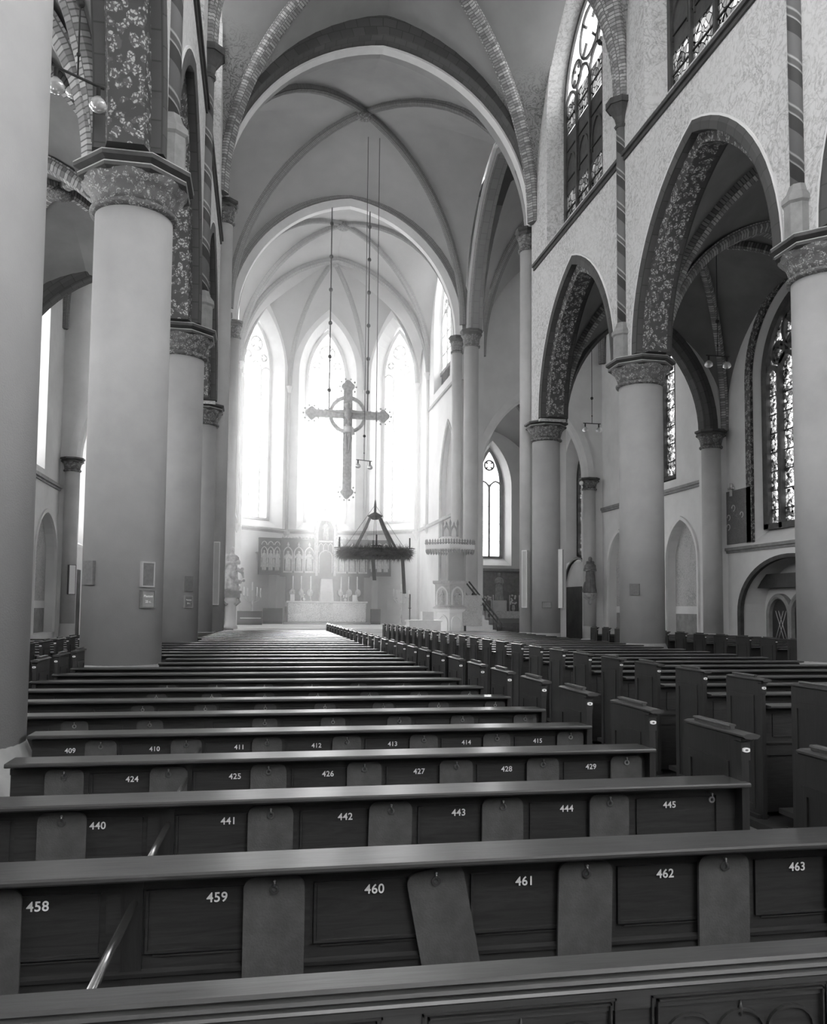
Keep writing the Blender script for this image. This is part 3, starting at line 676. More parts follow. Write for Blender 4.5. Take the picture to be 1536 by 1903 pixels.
for i, (A, B2) in enumerate(((AP[1], AP[2]), (AP[2], AP[3]), (AP[3], AP[4]))):
    d = (B2[0]-A[0], B2[1]-A[1]); L = math.hypot(*d); u = (d[0]/L, d[1]/L); nrm = (-u[1], u[0])
    fac.append((A, B2, u, nrm, L))
    aa = 1.72 if i == 1 else 1.5; ag = 1.24 if i == 1 else 1.13
    low = [] if i == 1 else [dict(c=L/2-0.1 if i == 0 else L/2, a=1.25, zb=0.8, zs=3.6, h=1.26)]
    wall('apse_lower_wall', A, u, L, 0, 6.15, 0.8, low, 'plaster', g)
    wall('apse_upper_wall', A, u, L, 6.15, 22.5, 0.9, [dict(c=L/2, a=aa, zb=6.3, zs=15.6, h=3.55 if i == 1 else 3.4, sb=ag/aa, dz=0.5)], 'lightstone', g)
    cx_, cyy = A[0]+u[0]*L/2, A[1]+u[1]*L/2
    window('window_%d' % n_, cx_+nrm[0]*0.85, cyy+nrm[1]*0.85, u, ag+0.01, 6.8, 15.6, 3.0 if i == 1 else 2.9, 4 if i == 1 else 3, 'apseglass', bars=0.92, mw=0.12, frame='lightstone', port=(-nrm[0], -nrm[1])); n_ += 1
    if low:
        c = low[0]['c']; m = MB(); p = (A[0]+u[0]*c+nrm[0]*0.7, A[1]+u[1]*c+nrm[1]*0.7)
        m.sweep([(Vector((p[0]-u[0]*1.3, p[1]-u[1]*1.3, 2.8)), Vector((0, 0, 1)), Vector((nrm[0], nrm[1], 0))), (Vector((p[0]+u[0]*1.3, p[1]+u[1]*1.3, 2.8)), Vector((0, 0, 1)), Vector((nrm[0], nrm[1], 0)))], [(-2.8, 0), (2.4, 0), (2.4, 0.1), (-2.8, 0.1)])
        m.build('niche_back', 'plaster', g)
    m = MB(); Z = Vector((0, 0, 1)); Bn = Vector((-nrm[0], -nrm[1], 0))
    m.sweep([(Vector((A[0], A[1], 6.1)), Z, Bn), (Vector((B2[0], B2[1], 6.1)), Z, Bn)], [(-0.1, -0.02), (-0.02, 0.06), (0.04, 0.14), (0.12, 0.12), (0.18, -0.02)]); m.build('string_course', 'midstone', g)
    m = MB(); m.sweep([(Vector((A[0], A[1], 1.2)), Z, Bn), (Vector((B2[0], B2[1], 1.2)), Z, Bn)], [(-1.2, -0.02), (-1.2, 0.05), (0.55, 0.05), (0.55, -0.02)])
    if i == 1: m.build('dado', 'midstone', g)
for (x, y) in ((-1.75, 48.35), (1.2, 50.75), (6.2, 50.75), (9.35, 48.3)):  # plugs added outside the apse corners to block sunlight leaking through wall gaps
    m = MB(); m.lathe(x, y, [(.62, 0), (.62, 22.4)], 8); m.build('corner_leak_plug', 'plaster', g)
for (x, y) in ((-1.4, 38.8), (8.95, 38.8)):
    m = MB(); m.box(min(x, x-0.15 if x > 0 else x+0.15)-0.0, max(x, x-0.15 if x > 0 else x+0.15), 38.8, 48, 6.1, 6.25)
    m.build('string_course', 'midstone', g)
cc = sgroup('ceiling_choir')
bayvault(cc, -1.5, 9.05, 38.9, 45.5, 14.6, 20.6, 20.9, 20.3, 20.3, 21.35, 'web', 'ribbrick', 0.13)
archring('transverse_rib', XM+0.05, 45.5, (1, 0), 14.7, 5.2, 6.1, [(-0.2, -0.08), (-0.12, -0.17), (0.05, -0.17), (0.05, 0.17), (-0.12, 0.17), (-0.2, 0.08)], 'ribbrick', cc, n=18)
BO = (3.7, 47.2); ZB = 21.45
cor = [(-1.45, 45.5), (-1.4, 47.9), (1.4, 50.2), (6.02, 50.2), (8.8, 47.9), (9.0, 45.5)]
hs = [half(c, BO, 14.7, ZB, 16) for c in cor]
wb = MB()
for i in range(5):
    A, B2 = cor[i], cor[i+1]; mid = ((A[0]+B2[0])/2, (A[1]+B2[1])/2); zt = 19.6 if i in (1, 2, 3) else 18.6
    if i in (0, 4): zt = 17
    w1 = half(A, mid, 14.7, zt, 16); w2 = half(B2, mid, 14.7, zt, 16)
    webpatch(wb, w1, hs[i]); webpatch(wb, w2, hs[i+1])
tl_ = half(cor[0], (XM, 45.5), 14.7, 20.8, 16); tr_ = half(cor[5], (XM, 45.5), 14.7, 20.8, 16)
webpatch(wb, tl_, hs[0]); webpatch(wb, tr_, hs[5])
wb.build('vault_web', 'web', cc)
for h_ in hs:
    m = MB(); ribsweep(m, h_, [(-0.2, -0.05), (-0.14, -0.11), (0.05, -0.11), (0.05, 0.11), (-0.14, 0.11), (-0.2, 0.05)]); m.build('vault_rib', 'ribbrick', cc)
m = MB(); m.lathe(BO[0], BO[1], [(0.01, ZB-0.4), (0.25, ZB-0.35), (0.32, ZB-0.25), (0.2, ZB)], 16); m.build('vault_boss', 'capital', cc)
for i, (x, y) in enumerate(((-1.3, 45.5), (-1.3, 47.85), (1.42, 50.1), (6.0, 50.1), (8.7, 47.85), (8.88, 45.5))):
    z0_ = 6.3 if i == 5 else 6.1
    lab = ['thin wall shaft on the left choir wall before the apse', 'thin wall shaft in the left corner of the apse', 'thin wall shaft left of the middle apse window', 'thin wall shaft right of the middle apse window', 'thin wall shaft in the right corner of the apse', 'thin rope-carved wall shaft on a corbel in the right choir wall'][i]
    t = thing('choir_shaft', lab, 'column', (x, y, z0_), 'choir wall shafts'); m = MB(); m.lathe(x, y, [(0.09, z0_), (0.09, 14.5)], 12); m.build('shaft', 'pierlight', t)
    m = MB(); m.lathe(x, y, [(0.1, 14.35), (0.12, 14.45), (0.2, 14.65), (0.22, 14.75)], 8, sm=False); m.build('capital', 'pierlight', t)
    m = MB(); m.lathe(x, y, [(0.02, z0_-0.5), (0.14, z0_-0.2), (0.2, z0_-0.1), (0.2, z0_+0.02)], 8, sm=False); m.build('corbel', 'pierlight', t)

# ================================================================== niches, murals, doors
for x, s, c, a, h, z0_, side, lab in ((WR+.5, 1, 30.37, 1.3, 1.7, .75, 'right', 'faded arched wall painting of standing figures, right of the middle pier'),
                          (WR+.5, 1, 36.15, 1.3, 1.7, .75, 'right', 'faded arched wall painting half hidden left of the middle pier'),
                          (WLf-.4, -1, 30.37, 1.3, 1.7, .75, 'left', 'arched wall painting in the left transept niche nearer the camera'),
                          (WLf-.4, -1, 36.2, 1.77, 1.9, .6, 'left', 'arched wall painting in the niche between the two nearest left piers')):
    t = thing('wall_painting', lab, 'painting', (x, c, z0_))
    m = MB(); n = 16; ss = [-a*cos(pi*i/n) for i in range(n+1)]; R = (a*a+h*h)/(2*a)
    tp = [3.6+sqrt(max(0, R*R-(abs(q)+R-a)**2)) for q in ss]
    for i in range(n):
        y0_, y1_ = c+ss[i], c+ss[i+1]
        m.add([(x, y0_, 1.9), (x, y1_, 1.9), (x, y1_, tp[i+1]), (x, y0_, tp[i]), (x+.1*s, y0_, 1.9), (x+.1*s, y1_, 1.9), (x+.1*s, y1_, tp[i+1]), (x+.1*s, y0_, tp[i])], [(0, 1, 2, 3), (4, 5, 6, 7), (2, 3, 7, 6), (0, 1, 5, 4)])
    m.build('painted_field', 'mural', t)
    m = MB(); m.box(min(x, x+.1*s), max(x, x+.1*s), c-a, c+a, z0_, 1.6); m.build('dado_field', 'midstone', t)
    m = MB(); m.box(min(x-.02*s, x+.1*s), max(x-.02*s, x+.1*s), c-a, c+a, 1.6, 1.9); m.build('border_band', 'plaster', t)
# painted panel with haloed figures, right aisle
t = thing('wall_painting', 'dark painted panel with haloed figures beside the big stained window', 'painting', (WR-.02, 26.4, 4.0))
m = MB(); m.box(WR-.03, WR+.02, 25.42, 27.0, 4.02, 5.86); m.build('painted_field', 'muraldark', t)
for y, z, r in ((26.45, 5.25, .1), (26.75, 4.95, .09), (25.95, 4.98, .09), (26.78, 4.62, .1)):
    m = MB(); m.sweep([((WR-.035, y+r*cos(q), z+r*sin(q)), (0, cos(q), sin(q)), (1, 0, 0)) for q in [pi*1.5*j/14 for j in range(15)]], [(-.014, -.01), (.014, -.01), (.014, .01), (-.014, .01)]); m.build('halo', 'gilt', t)
t = thing('wall_cross', 'small metal cross standing on top of the dark painted panel', 'cross', (WR-.08, 26.5, 5.86))
m = MB(); m.box(WR-.12, WR-.06, 26.46, 26.54, 5.66, 6.12); m.box(WR-.12, WR-.06, 26.34, 26.66, 5.9, 5.97); m.build('cross', 'cardlight', t)
# portal
g = sgroup('door_1'); b = bays[4]; X = WR+.86
m = MB(); m.box(X, X+.1, b-2.9, b+2.9, 0, 3.6); m.build('portal_back', 'plaster', g)
m = MB(); m.box(X-.45, X, b-2.74, b+2.74, 2.5, 2.95); m.build('lintel_beam', 'doorwood', g)
m = MB(); m.box(X-.03, X+.01, b+.85, b+.89, 2.0, 3.5); m.box(X-.03, X+.01, b-.45, b-.41, 2.0, 3.5); m.build('vertical_bar', 'iron', g)
for c, a, zs, h in ((b+1.75, .5, 1.6, .55), (b+.1, .95, 1.7, .6), (b-1.75, .5, 1.6, .55)):
    archring('door_arch', X-.05, c, (0, 1), zs, a, h, [(0, -.12), (.06, -.16), (.16, -.12), (.16, .06), (0, .06)], 'midstone', g, leg=zs)
    dm = MB(); n = 14; ss = [-a*cos(pi*i/n) for i in range(n+1)]
    def tpz(q):
        if h >= a: R = (a*a+h*h)/(2*a); return zs+sqrt(max(0, R*R-(abs(q)+R-a)**2))
        return zs+h*sqrt(max(0, 1-(q/a)**2))
    for i in range(n): dm.add([(X-.04, c+ss[i], 0), (X-.04, c+ss[i+1], 0), (X-.04, c+ss[i+1], tpz(ss[i+1])), (X-.04, c+ss[i], tpz(ss[i]))], [(0, 1, 2, 3)])
    dm.build('door_leaf', 'doorwood', g)
    lt = MB()
    for j in range(-6, 7):
        for sg in (-1, 1):
            y0_ = c+j*.16; y1_ = y0_+sg*.45
            if abs(y0_-c) < a*.8 and abs(y1_-c) < a*.8: lt.tube([(X-.06, y0_, .8), (X-.06, y1_, 1.75)], .012, 5)
    lt.build('door_lattice', 'cardlight', g)
for nm, x, s in (('door_2', WR+.08, 1),):
    g = sgroup(nm); m = MB(); m.box(x-.04, x+.05, 39.3, 43.2, 0, 2.9); m.build('door_leaf', 'doorwood', g)
    archring('door_arch', x, 41.25, (0, 1), 2.4, 1.95, 1.9, [(0, -.1), (.1, -.1), (.1, .05), (0, .05)], 'darkstone', g, leg=2.4)
g = sgroup('door_3'); m = MB(); m.box(WLf-.05, WLf+.05, 40.2, 42.8, 0, 3.4); m.build('door_leaf', 'doorwood', g)

# ================================================================== pews
YI = lambda i: 2.7135+0.9312*(i-2)
def ordn(n): return {1: 'first', 2: 'second', 3: 'third', 4: 'fourth', 5: 'fifth', 6: 'sixth', 7: 'seventh', 8: 'eighth', 9: 'ninth', 10: 'tenth', 11: 'eleventh', 12: 'twelfth', 13: 'thirteenth', 14: 'fourteenth', 15: 'fifteenth', 16: 'sixteenth', 17: 'seventeenth', 18: 'eighteenth', 19: 'nineteenth', 20: 'twentieth'}.get(n, 'twenty-'+['', 'first', 'second', 'third', 'fourth', 'fifth', 'sixth', 'seventh', 'eighth', 'ninth'][n-20] if n > 20 else str(n))
def pewmesh(xa, xb, detail=True):
    d = {}
    m = MB(); prof = [(-.118, .977), (.07, .977), (.08, .968), (.08, .957), (.03, .948), (-.06, .946), (-.09, .952), (-.118, .956), (-.124, .962), (-.124, .971)]
    m.sweep([(Vector((xa, 0, 0)), Vector((0, 0, 1)), Vector((0, 1, 0))), (Vector((xb, 0, 0)), Vector((0, 0, 1)), Vector((0, 1, 0)))], [(z, y) for y, z in prof]); d['top_rail'] = (m.mesh('pew_top_rail', 'woodtop'))
    m = MB(); m.box(xa, xb, 0, .025, .1, .94)
    m.box(xa, xb, -.014, 0, .905, .935); m.box(xa, xb, -.014, 0, .56, .655)
    m.sweep([(Vector((xa, -.014, .66)), Vector((0, 0, 1)), Vector((0, 1, 0))), (Vector((xb, -.014, .66)), Vector((0, 0, 1)), Vector((0, 1, 0)))], [(-.008, -.012), (.004, -.014), (.012, 0), (-.008, 0)])
    if detail:
        x = .12-.5*math.ceil((.12-xa)/.5)+.5
        while x < xb-.02:
            m.box(x-.05, x+.05, -.013, 0, .655, .905)
            if x+.45 < xb:
                m.box(x+.065, x+.435, -.012, 0, .713, .721); m.box(x+.085, x+.435, -.008, 0, .702, .706); m.box(x+.065, x+.435, -.009, 0, .892, .897); m.box(x+.062, x+.07, -.012, 0, .713, .897); m.box(x+.072, x+.43, -.005, 0, .721, .892)
            x += .5
    m.box(xa, xb, .02, .05, .8, .83)
    d['back_panel'] = m.mesh('pew_back_panel', 'wood')
    m = MB(); m.box(xa, xb, .02, .42, .43, .46); m.box(xa, xb, .3, .33, .1, .43); d['seat'] = m.mesh('pew_seat', 'woodtop')
    m = MB(); m.box(xa, xb, -.4, -.2, .14, .18); m.box(xa, xb, -.12, .0, .7, .715) if False else None; d['kneeler'] = m.mesh('pew_kneeler', 'wood')
    return d
def endmeshes(h=1.17, flip=1):
    """end panel in local coords: x=0 outer face side +x*flip"""
    d = {}
    m = MB(); m.box(-.036, 0, -.03, .46, 0, h)
    for (y0_, y1_, z0_, z1_) in ((.03, .06, .12, h-.12), (.38, .41, .12, h-.12), (.06, .38, .12, .16), (.06, .38, h-.16, h-.12)): m.box(-.044, .009, y0_, y1_, z0_, z1_)
    m.box(-.07, .03, -.05, .5, 0, .09)
    d['end_panel'] = m.mesh('pew_end_panel', 'woodend')
    m = MB(); m.box(-.036, .0, -.075, -.028, 0, h-.02); m.box(-.043, .007, -.084, -.02, h-.024, h-.017); m.box(-.048, .012, -.09, -.01, h-.012, h); m.box(-.041, .005, -.080, -.024, h-.1, h-.024)
    d['post'] = m.mesh('pew_post', 'woodend')
    m = MB(); P = lambda y, a, z: Vector((a, y, z))
    m.sweep([(Vector((-.008, -.115, h+.012)), Vector((0, 0, 1)), Vector((1, 0, 0))), (Vector((-.012, .43, h+.012)), Vector((0, 0, 1)), Vector((1, 0, 0)))], [(-.012, -.028), (-.002, -.042), (.005, -.042), (.012, -.02), (.012, .02), (.005, .042), (-.002, .042), (-.012, .028)])
    m.sweep([(Vector((-.01, .04, h+.024)), Vector((0, 0, 1)), Vector((1, 0, 0))), (Vector((-.01, .38, h+.024)), Vector((0, 0, 1)), Vector((1, 0, 0)))], [(-.008, -.01), (.012, -.011), (.014, -.018), (.022, -.016), (.022, .016), (.014, .018), (.012, .011), (-.008, .01)])
    d['cap'] = m.mesh('pew_end_cap', 'woodtop')
    m = MB(); m.sweep([(Vector((-.019, -.09, h-.052)), Vector((1, 0, 0)), Vector((0, 0, 1))), (Vector((-.019, -.08, h-.052)), Vector((1, 0, 0)), Vector((0, 0, 1)))], [(.0205*max(-.82, min(.82, cos(q))), .0105*sin(q)) for q in [2*pi*j/20 for j in range(20)]])
    d['number_plate'] = m.mesh('pew_number_plate', 'enamel')
    m = MB(); m.sweep([(Vector((-.019, -.0915, h-.052)), Vector((1, 0, 0)), Vector((0, 0, 1))), (Vector((-.019, -.089, h-.052)), Vector((1, 0, 0)), Vector((0, 0, 1)))], [(.0075*cos(q), .0045*sin(q)) for q in [2*pi*j/12 for j in range(12)]])
    d['plate_mark'] = m.mesh('pew_plate_mark', 'card')
    return d
ENDM = endmeshes()
cache = {}
def add_end(root, x, flip=False):
    e = mkobj('end_panel', ENDM['end_panel'], root, (x, 0, 0))
    for k in ('post', 'cap', 'number_plate', 'plate_mark'):
        c = mkobj(k, ENDM[k], e); c.location = (0, 0, 0)
    e['_n'] = 1
def pew(i, xa, xb, label, group, ends=(), detail=True):
    key = (round(xa, 2), round(xb, 2), detail)
    if key not in cache: cache[key] = pewmesh(xa, xb, detail)
    r = thing('pew', label, 'pew', (0, YI(i), 0), group, world=False)
    for k, me in cache[key].items(): mkobj(k, me, r)
    for x in ends: add_end(r, x)
    return r
def txt(body, size, loc, parent, mat='paint', rot=(pi/2, 0, 0), name='seat_number'):
    c = bpy.data.curves.new(name, 'FONT'); c.body = body; c.size = size; c.extrude = .0006; c.align_x = 'CENTER'; c.align_y = 'CENTER'; c.space_character = 1.06
    c.offset = 0.0006
    tmp = bpy.data.objects.new(name, c); COL.objects.link(tmp); bpy.context.view_layer.update()
    me = bpy.data.meshes.new_from_object(tmp.evaluated_get(bpy.context.evaluated_depsgraph_get())); bpy.data.objects.remove(tmp); bpy.data.curves.remove(c); me.materials.clear(); me.materials.append(MT[mat])
    o = bpy.data.objects.new(name, me); COL.objects.link(o); o.location = loc; o.rotation_euler = rot; o.parent = parent; return o
NUM = {2: (458, 6), 3: (440, 6), 4: (424, 6), 5: (409, 7)}
NX = [-.62, -.11, .37, .86, 1.35, 1.84]
ringm = MB(); ringm.sweep([(Vector((.011*cos(q), 0, .011*sin(q)-.012)), Vector((cos(q), 0, sin(q))), Vector((0, 1, 0))) for q in [2*pi*j/16 for j in range(17)]], [(-.0035, -.003), (.0035, -.003), (.0035, .003), (-.0035, .003)])
ringm.tube([(0, .04, .014), (0, -.006, .014), (0, -.008, -.002)], .003, 6); ringm.ball(0, -.005, .014, .005, 6)
RING = ringm.mesh('hook_ring', 'ringmetal')
def padmesh():
    m = MB(); w_, L, r = .092, .42, .035; pts = []
    for (cx_, cz, a0) in ((w_-r, .03-r, 0), (-w_+r, .03-r, 90), (-w_+r, .03-L+r, 180), (w_-r, .03-L+r, 270)):
        for j in range(6): q = radians(a0+90*j/5); pts.append((cx_+r*cos(q), cz+r*sin(q)))
    m.sweep([(Vector((0, -.006, 0)), Vector((1, 0, 0)), Vector((0, 0, 1))), (Vector((0, .006, 0)), Vector((1, 0, 0)), Vector((0, 0, 1)))], pts)
    return m.mesh('kneeling_board', 'pad')
PAD = padmesh()
gL = 'pews of the left nave block'; gR = 'pews of the right nave block'
pews = {}
for i in range(2, 30):
    y = YI(i); near = min(abs(y-p) for p in PY[2:]) < .95
    xa = -1.2 if i == 4 else (-1.33 if near else -2.25)
    if i in (2, 3): xa = -2.25
    if i in NUM: lab = '%s pew up from the bottom edge, seat numbers %d to %d on its back' % (ordn(i), NUM[i][0], NUM[i][0]+NUM[i][1]-1)
    else: lab = '%s long oak pew from the bottom of the photo, left nave block' % ordn(i)
    pews[i] = pew(i, xa, 2.18, lab, gL, (2.2,)+((-2.2,) if xa < -2 and i > 6 else ()), i < 12)
    if i in NUM:
        n0, cnt = NUM[i]; xs = NX if cnt == 6 else [-1.11]+NX
        for j, x in enumerate(xs): txt(str(n0+j), .040, (x, -.0145, .868), pews[i])
    if i < 12:
        m = MB(); m.tube([(-.35, -.93, .905), (-.35, -.5, .89), (-.35, -.02, .865)], .012, 10)
        me = cache.setdefault('rail', m.mesh('divider_rail', 'brass')); o = mkobj('divider_rail', me, pews[i]); o['label'] = 'polished pale divider rail'
        me = cache.get('railpost')
        if me is None: mm = MB(); mm.box(-.385, -.325, -.02, .0, .56, .93); me = cache['railpost'] = mm.mesh('divider_post', 'woodend')
        mkobj('divider_post', me, pews[i])
hooks = {2: [-.75, .06, .56, 1.06, 1.55, 2.04], 3: [-.75, .06, .56, 1.05, 1.54, 2.03], 4: [-.94, -.44, .06, .56, 1.06, 1.55, 2.04], 5: [-.93, -.43, .06, .56, 1.06, 1.55, 2.06], 6: [-1.27, -.76, .05, .55, 1.05, 1.54, 2.04]}
left_no = {2: 458, 3: 440, 4: 424, 5: 409, 6: None}
for i in range(2, 10):
    hx = hooks.get(i, hooks[5])
    for j, x in enumerate(hx):
        h = mkobj('hook', RING, pews[i], (x, -.046, .905))
        if (i, j) == (3, 5): continue
        lab = 'rounded kneeling board, %s from the left on the %s pew up from the bottom edge' % (ordn(j+1), ordn(i))
        if (i, j) == (2, 2): lab = 'kneeling board hanging tilted askew on the second pew from the bottom edge'
        p = mkobj('kneeling_board', PAD, None, (x, YI(i)-.034, .9)); tag(p, lab, 'kneeling board', 'kneeling boards hung on the pew backs')
        if (i, j) == (2, 2) or (i, j) == (2, 2): p.rotation_euler = (0, radians(-11), 0)
        elif (i, j) in ((3, 2), (2, 3)): p.rotation_euler = (0, radians(1.2), 0)
# nearest bench front (bottom edge of the picture)
t = thing('pew', 'moulded front rail with carved panels along the bottom edge of the photo', 'pew', (0, 1.78, 0))
m = MB(); pr = [(1.86, .975), (1.775, .977), (1.768, .970), (1.772, .965), (1.758, .963), (1.752, .957), (1.757, .952), (1.745, .95), (1.742, .944), (1.75, .938), (1.75, .9), (1.86, .9)]
m.sweep([(Vector((-2.3, 0, 0)), Vector((0, 0, 1)), Vector((0, 1, 0))), (Vector((3.0, 0, 0)), Vector((0, 0, 1)), Vector((0, 1, 0)))], [(z, y) for y, z in pr]); m.build('top_rail', 'woodtop', t)
m = MB(); m.box(-2.3, 3.0, 1.755, 1.79, .1, .95)
x = -2.25+.09
while x < 2.9:
    xb = x+.42
    for k, (d_, zt) in enumerate(((.0, .925), (.012, .918))):
        m.box(x+d_, xb-d_, 1.745-.004*k, 1.76, zt-.004, zt); m.box(x+d_, x+d_+.004, 1.745-.004*k, 1.76, .5, zt); m.box(xb-d_-.004, xb-d_, 1.745-.004*k, 1.76, .5, zt)
    for q in (-.12, 0, .12):
        cxx = (x+xb)/2+q; m.sweep([(Vector((cxx+.055*cos(a_), 1.752, .835+.045*sin(a_))), Vector((cos(a_), 0, sin(a_))), Vector((0, 1, 0))) for a_ in [pi*j/10 for j in range(11)]], [(-.003, -.006), (.003, -.006), (.003, .004), (-.003, .004)])
    m.lathe((x+xb)/2, 1.75, [(.001, .865), (.006, .88), (.001, .9)], 8)
    x += .5
m.build('front_panel', 'wood', t)
# right nave block
for i in range(3, 30):
    y = YI(i)
    pews['R%d' % i] = pew(i, 4.1, 8.3, '%s dark oak pew from the camera in the block right of the aisle' % ordn(i-2), gR, (4.08,), i < 14)
for i in (4, 5, 6, 7):
    for x in (4.55, 5.55):
        mkobj('hook', RING, pews['R%d' % i], (x, -.046, .905))
        p = mkobj('kneeling_board', PAD, None, (x, YI(i)-.034, .9)); tag(p, 'dim kneeling board, %s one in, on the %s pew right of the aisle' % ('first' if x < 5 else 'second', ordn(i-2)), 'kneeling board', 'kneeling boards hung on the pew backs')
for i in range(9, 30):
    y = YI(i)
    if i < 27: pew(i, 10.35, 14.7, '%s oak pew from the near end of the right side aisle' % ordn(i-8), 'pews of the right side aisle', (10.33,), False)
    if i < 30 and i > 8: pew(i, -7.6, -3.27, '%s oak pew from the near end of the left side aisle' % ordn(i-8), 'pews of the left side aisle', (-3.25,), False) if i < 22 else None
for nm, xa, xb, y0_, y1_ in (('left of', -1.3, 2.25, 1.2, 28.6), ('right of', 3.95, 8.35, 2.9, 28.6)):
    m = MB(); m.box(xa, xb, y0_, y1_, 0, .06); tag(m.build('pew_platform', 'wood'), 'low wooden platform under the pews %s the central aisle' % nm, 'platform')

# ================================================================== things on the piers
def plate(x, y, r, ang, z0_, z1_, wd, label, cat, mats, name, frame=True, text=None, group=None, th=.025, proud=.004):
    a = radians(ang); cx_, cyy = x+(r+proud)*cos(a), y+(r+proud)*sin(a)
    rot = a+pi/2
    t = thing(name, label, cat, (cx_, cyy, z0_), group, world=False); t.rotation_euler = (0, 0, rot)
    hh = z1_-z0_
    m = MB(); m.box(-wd/2, wd/2, -th, .03, 0, hh); m.build('board', mats[0], t)
    if frame:
        f_ = .02; m = MB()
        for q in ((-wd/2-f_, wd/2+f_, -f_, 0), (-wd/2-f_, wd/2+f_, hh, hh+f_)): m.box(q[0], q[1], -th-.008, .03, q[2], q[3])
        for q in ((-wd/2-f_, -wd/2), (wd/2, wd/2+f_)): m.box(q[0], q[1], -th-.008, .03, 0, hh)
        m.build('frame', mats[1], t)
    if text:
        for k, (s_, sz, zz) in enumerate(text): txt(s_, sz, (0, -th-.002, zz), t, 'enamel', name='lettering')
    return t
P2y, P3y = PY[3], PY[4]
plate(XL, P2y, .55, -47.3, 2.02, 2.33, .17, 'dark framed notice above the small lettered sign on the large left pier', 'notice', ('card', 'pier'), 'framed_notice')
plate(XL, P2y, .55, -46, 1.73, 1.94, .19, 'small lettered sign below the dark notice on the large left pier', 'sign', ('midstone', 'card'), 'lettered_sign', text=[('Plaatsen', .043, .145), ('25 c.', .045, .07)])
plate(XL, P2y, .55, -134, 2.02, 2.35, .22, 'dark square notice on the shadowed left flank of the large left pier', 'notice', ('card', 'card'), 'notice', False)
plate(XL, P3y, .55, -50, 2.06, 2.4, .2, 'dark square notice on the second visible left pier', 'notice', ('card', 'card'), 'notice', False)
plate(XL, P3y, .55, -50, 1.72, 1.95, .18, 'small lettered sign on the second visible left pier', 'sign', ('card', 'midstone'), 'lettered_sign', text=[('Plaatsen', .04, .155), ('25 c.', .042, .08)])
plate(XR, P3y, .55, -133.7, 2.1, 2.38, .24, 'dark square notice on the middle right pier', 'notice', ('card', 'card'), 'notice', False)
plate(XR, PY[5]+.1, .47, -107, 1.8, 1.96, .26, 'small wide plate on the right crossing respond', 'sign', ('midstone', 'card'), 'small_plate', True)
plate(8.98, 27.85, .29, -125, 1.8, 3.7, .14, 'tall narrow pale box on the slender right crossing shaft', 'box', ('pierlight', 'enamel'), 'tall_wall_box', th=.12)
plate(XR, PY[5]+.1, .47, -40, 1.8, 3.7, .14, 'tall narrow pale box on the right flank of the right crossing respond', 'box', ('pierlight', 'enamel'), 'tall_wall_box', th=.12)
plate(-1.42, 27.85, .29, -85, 1.8, 3.75, .16, 'tall narrow pale box on the left crossing shaft', 'box', ('pierlight', 'enamel'), 'tall_wall_box', th=.12)
plate(-8.0, 38.1, .3, -60, 2.2, 3.4, .25, 'pale box tilted on the slender column of the left transept', 'box', ('enamel', 'card'), 'wall_box', th=.15)

